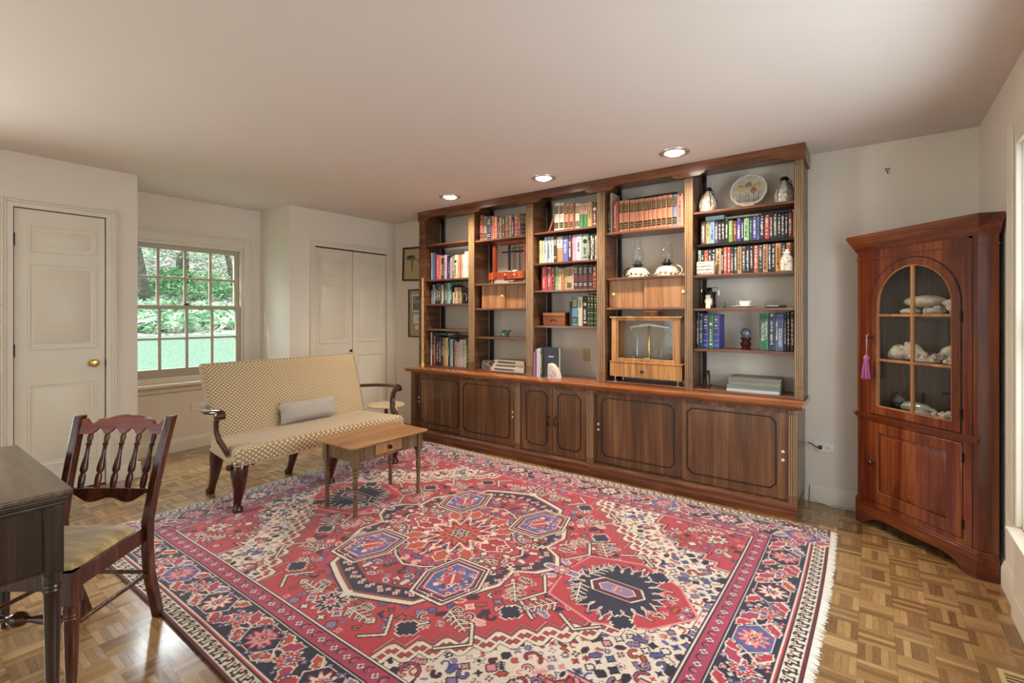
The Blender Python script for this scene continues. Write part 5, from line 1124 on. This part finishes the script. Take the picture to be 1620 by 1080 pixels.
def small(cx,cy,s,dark=False):
    k=g.randrange(9); f=g.choice(['cream','pink','blue','navy','rust','lilac','black']) if not dark else g.choice(['cream','red','blue','pink','rust','lilac','rose'])
    o=g.choice(['black','navy','cream','maroon']) if not dark else g.choice(['cream','pink','black','lilac'])
    if f==o: f='cream' if o!='cream' else 'navy'
    a=g.choice([0,PI/2,PI/4,-PI/4,PI*.75,PI,.4,-.5])
    if k<=1: ros(cx,cy,s*.42,g.choice([4,6,8]),f,o,g.choice(['red','cream','navy']))
    elif k==2: sprig(cx,cy,s*1.1,a,f,o)
    elif k==3: hook(cx,cy,s*.5,a,f,o,.010)
    elif k==4: leafy(cx,cy,s*.95,s*.24,a,f,o,3)
    elif k==5: stepd(cx,cy,s*.4,f,o,3)
    elif k==6:
        line([(cx-s*.4*math.cos(a),cy-s*.4*math.sin(a)),(cx,cy),(cx+s*.3*math.sin(a),cy-s*.3*math.cos(a)),(cx+s*.45,cy+s*.1)],.02,o); line([(cx-s*.4*math.cos(a),cy-s*.4*math.sin(a)),(cx,cy),(cx+s*.3*math.sin(a),cy-s*.3*math.cos(a)),(cx+s*.45,cy+s*.1)],.009,f)
    elif k==7: 
        for q in range(4): ros(cx+s*.26*math.cos(q*PI/2+a),cy+s*.26*math.sin(q*PI/2+a),s*.17,4,f,o,'red')
    else: opoly([(cx+s*.45*math.cos(t+a)*(1 if q%2 else .45),cy+s*.45*math.sin(t+a)*(1 if q%2 else .45)) for q,t in enumerate([PI*k_/4 for k_ in range(8)])],f,o)
def scatter(x0,x1,y0,y1,p,s,dark=False,test=None):
    ys=y0; j=0
    while ys<y1:
        xs=x0+(p/2 if j%2 else 0)
        while xs<x1:
            cx=xs+g.uniform(-.18,.18)*p; cy=ys+g.uniform(-.18,.18)*p
            if test is None or test(cx,cy): small(cx,cy,s*g.uniform(.8,1.1),dark)
            xs+=p
        ys+=p*.82; j+=1
# cream ground motifs
scatter(.35,1.42,.03,1.0,.052,.046)
for k in range(9):
    cx,cy=g.uniform(.6,1.36),g.uniform(.35,.95); hook(cx,cy,g.uniform(.03,.05),g.uniform(0,6),g.choice(['red','rose','lilac','red2']),'black',.009)
# stepped red field
stair=[(1.34,-.05),(1.34,.07)]
while stair[-1][1]<.96:
    x_,y_=stair[-1]; stair+=[(x_-.0725,y_),(x_-.0725,y_+.0755)]
stair[-1]=(stair[-1][0],1.0)
poly(stair+[(-.3,1.0),(-.3,-.05)],'red')
line(stair,.066,'black'); line(stair,.058,'cream')
for (xa,ya),(xb,yb) in zip(stair,stair[1:]):
    L=math.hypot(xb-xa,yb-ya); n_=max(1,round(L/.036))
    for k in range(n_):
        t=(k+.5)/n_; x_,y_=xa+(xb-xa)*t,ya+(yb-ya)*t
        poly([(x_-.014,y_-.014),(x_+.014,y_-.014),(x_+.014,y_+.014),(x_-.014,y_+.014)],'brown'); poly([(x_-.008,y_-.008),(x_+.008,y_-.008),(x_+.008,y_+.008),(x_-.008,y_+.008)],'red')
st2=[(x_-.045,y_-.045) for x_,y_ in stair]; line(st2,.012,'black'); line(st2,.005,'pink')
inred=lambda x,y_: .951*x+y_<1.18
scatter(.04,1.3,.03,.96,.066,.054,test=lambda x,y_: inred(x,y_) and not (((x/.60)**2+(y_/.70)**2)<1))
# corner piece
P=[(1.40,.50),(1.33,.50),(1.33,.56),(1.26,.56),(1.26,.62),(1.10,.62),(1.10,.70),(1.03,.70),(1.03,.78),(.96,.78),(.96,.86),(.90,.86),(.90,.98),(1.40,.98)]
poly([(x-.028,y_-.028) if x<1.39 else (x,y_-.028) for x,y_ in P],'black'); poly([(x-.022,y_-.022) if x<1.39 else (x,y_-.022) for x,y_ in P],'pink'); poly([(x-.008,y_-.008) for x,y_ in P],'maroon'); poly(P,'red')
scatter(1.0,1.4,.62,.98,.062,.05,test=lambda x,y_: x+y_>1.68)
ros(1.25,.82,.06,8,'cream','navy','red'); sprig(1.12,.88,.12,.5,'cream','black')
# central medallion
def hexo(w,h,k): return [(w,0),(w*.86,h*k),(w*.34,h),(-w*.34,h),(-w,h*.3),(-w,-h),(w*.34,-h),(w*.86,-h*k)]
Mx=[(0.66,0),(.60,.10),(.50,.16),(.52,.30),(.46,.42),(.36,.50),(.30,.64),(.16,.70),(0,.76),(-.2,.7),(-.2,-.2),(.6,-.10)]
poly([(x*1.05,y_*1.05) for x,y_ in Mx],'black'); poly([(x*1.035,y_*1.035) for x,y_ in Mx],'cream'); poly([(x*1.0,y_*1.0) for x,y_ in Mx],'brown'); poly([(x*.975,y_*.975) for x,y_ in Mx],'navy'); poly([(x*.86,y_*.86) for x,y_ in Mx],'red2')
for k in range(22):
    a_=-.2+k*.09; ros(.545*math.cos(a_),.66*math.sin(a_),.014,4,'pink','cream','red')
scatter(.03,.56,.02,.66,.054,.044,test=lambda x,y_: (x/.52)**2+(y_/.62)**2<1)
P=[(.43,0),(.38,.08),(.30,.11),(.22,.20),(.20,.30),(.10,.38),(0,.42),(-.2,.42),(-.2,-.2),(.38,-.08)]
poly([(x*1.06,y_*1.06) for x,y_ in P],'cream'); poly([(x*1.035,y_*1.035) for x,y_ in P],'black'); poly(P,'red')
scatter(.02,.42,.02,.42,.05,.042,test=lambda x,y_: .15<math.hypot(x,y_)<.40)
for k in range(12):
    a=2*PI*k/12+.13; leafy(.25*math.cos(a),.28*math.sin(a),.13,.045,a,g.choice(['navy','red2','rust']),'cream',3)
ros(0,0,.185,12,'red','cream','cream',ky=1.15); ros(0,0,.13,12,'rust','navy','cream',ky=1.15); ros(0,0,.05,6,'navy','cream','red')
# four blue hexagons
def hexblue(cx,cy):
    H=[(cx+.125,cy),(cx+.08,cy+.145),(cx-.065,cy+.15),(cx-.12,cy+.02),(cx-.085,cy-.13),(cx+.07,cy-.13)]
    for sc_,c in ((1.42,'black'),(1.36,'cream'),(1.27,'maroon'),(1.16,'cream'),(1.12,'navy'),(1.02,'red'),(.94,'cream'),(.90,'blue')): poly([(cx+(x-cx)*sc_,cy+(y_-cy)*sc_) for x,y_ in H],c)
    stepd(cx,cy,.055,'red','cream',3,1.2); line([(cx-.04,cy-.06),(cx,cy),(cx+.04,cy+.06)],.010,'cream')
    for s in (-1,1): ros(cx+s*.075,cy+s*.06,.022,4,'lilac','navy','cream')
hexblue(.31,.39)
for k in range(34):
    a_=g.uniform(0,6.28); r_2=math.sqrt(g.random()); x_,y_=.31+.095*r_2*math.cos(a_),.39+.11*r_2*math.sin(a_)
    if r_2>.45: small(x_,y_,.028,True)
for P_ in ([(.50,.62),(.62,.60),(.70,.70),(.60,.80)],[(.66,.10),(.74,.22),(.68,.34),(.80,.42)],[(.30,.76),(.38,.86),(.30,.93)],[(.88,.32),(.98,.38),(1.06,.30)],[(.46,.70),(.40,.80)]):
    line(P_,.024,'black'); line(P_,.011,'cream')
for k in range(14):
    a_=-.3+k*.14; x_,y_=.56*math.cos(a_),.68*math.sin(a_); ros(x_,y_,.016,4,'cream','red','navy')
# serrated navy pendant
cx=1.0
def serr(w,h,n,k): return [(cx+w*r*math.cos(t),h*r*math.sin(t)) for t,r in [(2*PI*i/(2*n),1 if i%2 else k) for i in range(2*n)]]
poly([(1.38,0),(1.24,.20),(1.02,.30),(.75,.22),(.7,-.1),(1.3,-.1)],'pink'); poly([(1.365,0),(1.232,.19),(1.02,.288),(.76,.21),(.7,-.1),(1.3,-.1)],'red')
scatter(.78,1.34,.0,.27,.05,.042,test=lambda x,y_: abs(x-1.02)/.33+y_/.28<1.05)
for k in range(22):
    a=2*PI*k/22; leafy(cx+.165*math.cos(a),.17*math.sin(a),.13,.024,a,'navy','cream',3)
poly(serr(.185,.185,17,.8),'navy')
opoly([(cx-.13,0),(cx-.09,.06),(cx+.09,.06),(cx+.13,0),(cx+.09,-.06),(cx-.09,-.06)],'maroon','cream',.01); opoly([(cx-.09,0),(cx-.06,.032),(cx+.06,.032),(cx+.09,0),(cx+.06,-.03),(cx-.06,-.03)],'lilac','cream',.006)
ros(cx,0,.02,6,'red','cream','navy')
line([(.62,0),(.78,0)],.05,'cream'); line([(.62,0),(.78,0)],.034,'lilac'); ros(.70,0,.045,6,'pink','black','cream')
ros(0,.86,.075,10,'navy','cream','red'); line([(0,.76),(0,.80)],.03,'cream')
for x,y_,a in ((.62,.30,.9),(.78,.32,2.2),(.55,.62,.4),(.86,.12,1.2),(.18,.84,0)): sprig(x,y_,.16,a,'cream','black',5)
for x,y_ in ((.70,.44),(.42,.78),(1.12,.22)): stepd(x,y_,.05,'navy','cream',3)
# borders
B=np.minimum(HX-qx,HY-qy); alongx=(HY-qy)<(HX-qx); tt=np.where(alongx,qx,qy)
def bandc(a,b,c): img[(B>=a)&(B<b)]=C[c]
bandc(0,.38,'navy')
for a,b,c in ((0,.014,'maroon'),(.014,.072,'cream'),(.072,.078,'black'),(.078,.088,'red'),(.088,.094,'cream'),(.094,.28,'navy'),(.28,.286,'cream'),(.286,.292,'black'),(.292,.360,'rose'),(.360,.366,'black'),(.366,.374,'cream'),(.374,.380,'navy')): bandc(a,b,c)
def bpos(side,t,b): return (t,HY-b) if side else (HX-b,t)
def sh(side,t,b,pts): return [(t+p[0],HY-b-p[1]) if side else (HX-b-p[1],t+p[0]) for p in pts]
keep=img.copy()
for side,L in ((0,HY),(1,HX)):
    t=.0; k=0; 
    while t<L-.02:
        c=bpos(side,t,.187)
        if k%2==0:
            opoly(sh(side,t,.187,[(.10*math.cos(a),.078*math.sin(a)) for a in [PI*i/3 for i in range(6)]]),g.choice(['blue','navy']),'cream',.006)
            ros(*c,.060,10,'cream' if k%4 else 'pink','red','red'); ros(*c,.028,6,'red','cream','navy')
        else:
            ros(*c,.050,8,'red','cream','blue'); 
            for s in (-1,1): p=bpos(side,t+s*.055,.187-s*.045); leafy(*p,.10,.028,(0 if side else PI/2)+s*.7,'rose','cream',3)
        for s in (-1,1):
            p=bpos(side,t+.11,.187+s*.052); leafy(*p,.11,.026,(.5*s if side else PI/2-.5*s),g.choice(['red','rust','lilac']),'cream',4)
        for _ in range(15):
            p=bpos(side,t+g.uniform(0,.21),g.uniform(.106,.27)); ros(*p,g.uniform(.010,.016),g.choice([3,4,5]),g.choice(['cream','pink','red','blue','lilac']),'black','cream')
        line([bpos(side,t+.10,.105),bpos(side,t+.145,.15),bpos(side,t+.10,.187),bpos(side,t+.145,.225),bpos(side,t+.10,.27)],.008,'cream')
        t+=.205; k+=1
    t=0.03
    while t<L-.3:
        p=bpos(side,t,.326); ros(*p,.017,4,'cream','maroon','navy'); p2=bpos(side,t+.042,.326); hook(*p2,.022,1,'navy','rose',.006); ros(*bpos(side,t+.042,.326),.009,4,'pink','navy','red'); t+=.084
    t=0.02
    while t<L-.02:
        P1=[(-.020,-.018),(.0,-.020),(-.006,0),(.010,.004),(.004,.020),(.022,.016)]
        line(sh(side,t,.044,P1),.010,'black'); line(sh(side,t+.024,.044,[(0,-.02),(.004,.0),(-.004,.018)]),.007,'black'); ros(*bpos(side,t-.012,.056),.007,4,'red','black','red'); t+=.052
# restore mitre so the two runs do not cross
full=np.concatenate([img[:,::-1],img],1); full=np.concatenate([full[::-1],full],0)
# slight abrash and knot noise
ny2,nx2,_=full.shape; rs=np.random.RandomState(2)
full=full*(1+rs.uniform(-.14,.14,(ny2,nx2,1)))*(1+.08*np.sin(np.linspace(0,23,ny2))[:,None,None]*np.sin(np.linspace(0,9,ny2))[:,None,None])
full=np.clip(full,0,1)
xs=(np.arange(nx2)+.5)/nx2*2*HX-HX; ys=(np.arange(ny2)+.5)/ny2*2*HY-HY
GX,GY=np.meshgrid(xs,ys); wob=.006*np.sin(GX*3.1)*(GY/HY)**3; wob2=.008*np.sin(GY*2.7)*(GX/HX)**3
GZ=.012+.0012*np.sin(GX*9)*np.sin(GY*7)
co=np.stack([GX+wob2,GY+wob,GZ],-1).reshape(-1,3).astype(np.float32)
idx=np.arange(nx2*ny2).reshape(ny2,nx2)
quads=np.stack([idx[:-1,:-1],idx[:-1,1:],idx[1:,1:],idx[1:,:-1]],-1).reshape(-1,4).astype(np.int32)
me=bpy.data.meshes.new('pile'); me.vertices.add(len(co)); me.vertices.foreach_set('co',co.ravel())
me.loops.add(quads.size); me.loops.foreach_set('vertex_index',quads.ravel()); me.polygons.add(len(quads))
me.polygons.foreach_set('loop_start',np.arange(0,quads.size,4,dtype=np.int32)); me.update(calc_edges=True)
at=me.color_attributes.new('knots','FLOAT_COLOR','POINT'); cc4=np.ones((nx2*ny2,4),np.float32); cc4[:,:3]=full.reshape(-1,3); at.data.foreach_set('color',cc4.ravel())
t=NT('rug_pile'); a=t.N('ShaderNodeVertexColor',layer_name='knots').outputs[0]; nz=t.N('ShaderNodeTexNoise',i={'Vector':t.N('ShaderNodeTexCoord').outputs['Object'],'Scale':420,'Detail':2}).outputs[0]
t.set(col=t.N('ShaderNodeHueSaturation',i={'Color':a,'Value':t.math('MULTIPLY_ADD',nz,.5,.8)}).outputs[0],rough=.9,sheen=.25,spec=.2); t.bump(nz,.5,.002); me.materials.append(t.m)
rug=thing('rug','large red and navy patterned oriental rug with cream corners on the parquet','rug',(*RC,0))
po=bpy.data.objects.new('pile',me); COL.objects.link(po); po.parent=rug
m=MB(); out=[];
N=60
bd=[(-HX+2*HX*k/N,-HY) for k in range(N)]+[(HX,-HY+2*HY*k/N) for k in range(N)]+[(HX-2*HX*k/N,HY) for k in range(N)]+[(-HX,HY-2*HY*k/N) for k in range(N)]
def wb_(x,y_): return (x+.008*math.sin(y_*2.7)*(x/HX)**3,y_+.006*math.sin(x*3.1)*(y_/HY)**3)
m.loft([[(*wb_(x,y_),z) for x,y_ in bd] for z in (.0005,.0105)]); m.build('backing',plain('selvage','4a1c1e',.9,nscale=200,noise=.3),rug)
for s in (-1,1):
    m=MB(); g2=random.Random(4+s)
    for k in range(430):
        y_=-HY+.004+(2*HY-.008)*k/429; x0_,y0_=wb_(s*HX*.999,y_); L=g2.uniform(.028,.04); dy=g2.uniform(-.006,.006)
        m.loft([[(x0_,y0_-.0022,.009),(x0_,y0_+.0022,.009),(x0_,y0_+.0022,.005),(x0_,y0_-.0022,.005)],[(x0_+s*L*.5,y0_-.003+dy*.4,.0055),(x0_+s*L*.5,y0_+.003+dy*.4,.0055),(x0_+s*L*.5,y0_+.003+dy*.4,.002),(x0_+s*L*.5,y0_-.003+dy*.4,.002)],[(x0_+s*L,y0_-.002+dy,.003),(x0_+s*L,y0_+.002+dy,.003),(x0_+s*L,y0_+.002+dy,.001),(x0_+s*L,y0_-.002+dy,.001)]])
    m.build('fringe',plain('fringe_cotton','e6ddd0',.9),rug)
# ---------------------------------------------------------------- garden outside the alcove window
def ground(xn):
    pts=[(-5.5,-.25),(-9,.12),(-14,.62),(-17,1.0),(-19.5,1.9),(-25,4.2),(-34,8.5)]
    for (a,za),(b,zb) in zip(pts,pts[1:]):
        if b<=xn<=a: return za+(zb-za)*(a-xn)/(a-b)
    return pts[-1][1] if xn<pts[-1][0] else pts[0][1]
def strip(name,x0,x1,mat,dz=0,amp=0):
    m=MB(); n=24; k=40; vs=[]; g=random.Random(3)
    for i in range(n+1):
        for j in range(k+1):
            x=x0+(x1-x0)*i/n; y_=-14+44*j/k; vs.append((x+amp*math.sin(y_*1.3),y_,ground(x)+dz+g.uniform(-amp,amp)*.3))
    m.add(vs,[(i*(k+1)+j,i*(k+1)+j+1,(i+1)*(k+1)+j+1,(i+1)*(k+1)+j) for i in range(n) for j in range(k)]); return m.build(name,mat)
def mottled(name,stops,scale,rough=.9):
    t=NT(name); P=t.N('ShaderNodeNewGeometry').outputs['Position']; n=t.N('ShaderNodeTexNoise',i={'Vector':P,'Scale':scale,'Detail':6,'Roughness':.7}).outputs[0]
    t.set(col=t.ramp(n,[(p,lin(c)) for p,c in stops]),rough=rough); return t.m
o=strip('lawn',-5.5,-15.2,mottled('lawn_grass',[(.3,'4c6e54'),(.5,'728f78'),(.7,'a0b4a2')],26)); o['kind']='structure'
o=strip('woodland_ground',-15.2,-34,mottled('leaf_litter',[(.38,'4c5a44'),(.46,'8c8478'),(.56,'d8ccc8'),(.7,'f4ecec')],5)); o['kind']='structure'
def clump(mb,cx,cy,cz,r,h,n,s,g,flat=.5):
    for _ in range(n):
        a=g.uniform(0,6.28); q=math.sqrt(g.random())*r; x=cx+q*math.cos(a); y_=cy+q*math.sin(a); z=cz+h*g.random()*(1-.4*q/r)
        d=Vector((g.uniform(-1,1),g.uniform(-1,1),g.uniform(-flat,flat))).normalized(); e=d.cross(Vector((g.uniform(-.4,.4),g.uniform(-.4,.4),1))).normalized(); l=s*g.uniform(.6,1.3)
        p=Vector((x,y_,z)); mb.add([tuple(p-d*l),tuple(p+e*l*.4+Vector((0,0,l*.2))),tuple(p+d*l+Vector((0,0,-l*.3))),tuple(p-e*l*.4+Vector((0,0,l*.2)))],[(0,1,2,3)])
g=random.Random(21)
def stuff(name,label,cat,mat,specs):
    m=MB()
    for s in specs: clump(m,*s,g)
    o=m.build(name,mat,smooth=0); tag(o,label,cat,kind='stuff'); return o
def leafmat(name,stops): 
    t=NT(name); P=t.N('ShaderNodeNewGeometry').outputs['Position']; n=t.N('ShaderNodeTexNoise',i={'Vector':P,'Scale':1.7,'Detail':3}).outputs[0]
    c=t.ramp(n,[(p,lin(q)) for p,q in stops]); t.set(col=c,rough=.6)
    tr=t.N('ShaderNodeBsdfTranslucent',i={0:c}); mx=t.N('ShaderNodeMixShader',i={0:.35}); t.l.new(t.p.outputs[0],mx.inputs[1]); t.l.new(tr.outputs[0],mx.inputs[2]); t.l.new(mx.outputs[0],t.out.inputs[0]); return t.m
def yline(x): return -x*.36 # centre of the strip seen through the window
sp=[]
for k in range(100):
    x=-15.9-2.3*g.random(); sp.append((x,yline(x)+g.uniform(-3.2,3.2),ground(x),.5,.5,60,.13))
stuff('hosta_bed','bed of broad-leaved green and cream hostas beyond the lawn','plants',leafmat('hosta_leaf',[(.35,'5a9468'),(.5,'a4c8a4'),(.62,'e8f0e0')]),sp)
sp=[]
for k in range(70):
    x=-19-2.2*g.random(); sp.append((x,yline(x)+g.uniform(-3.6,3.6),ground(x),.6,.7,70,.085))
stuff('woodland_shrubs','low bright green shrubs on the slope behind the hostas','plants',leafmat('shrub_leaf',[(.35,'3c7448'),(.5,'6ea070'),(.66,'c4dcb4')]),sp)
sp=[]
for k in range(85):
    x=-21-6*g.random(); sp.append((x,yline(x)+g.uniform(-5,5),ground(x)+g.uniform(-.1,.9),.7,.9,80,.07))
stuff('tree_foliage','airy green leaves of the trees beyond the garden slope','foliage',leafmat('tree_leaf',[(.35,'4a7450'),(.5,'82aa80'),(.66,'dce8d4')]),sp)
bark=plain('tree_bark','5d544c',.9,noise=.4,nscale=6)
for i,(x,dy,r,lean,lb) in enumerate(((-19,-1.15,.13,.5,'dark leaning tree trunk outside, left of centre in garden window'),(-22,-.15,.20,-.1,'grey tree trunk outside near centre of garden window'),(-21,1.75,.10,.9,'slim curved tree trunk outside, seen through the right panes'),(-24,2.6,.24,.0,'thick grey tree trunk outside, far right of garden window'),(-25,.9,.12,.1,'thin distant tree trunk outside, between two thicker trunks'))):
    tr=thing('garden_tree',lb,'tree',(x,yline(x)+dy,ground(x)-.1),0,'trees seen through the garden window')
    MB().tube([(0,0,0),(.05,-lean*.3,1.2),(0,-lean*.8,2.6),(.1,-lean*1.1,4.2),(0,-lean*1.6,7)],[r*1.25,r,r*.9,r*.75,r*.5],10).build('trunk',bark,tr)
    MB().tube([(0,-lean*.8,2.6),(.1,-lean*.8+.7,3.6),(.1,-lean*.8+1.1,5)],[r*.5,r*.35,r*.2],8).tube([(0,-lean*.5,1.9),(.1,-lean*.5-.6,3.0),(.1,-lean*.5-.9,4.4)],[r*.4,r*.3,r*.2],8).build('branch',bark,tr)
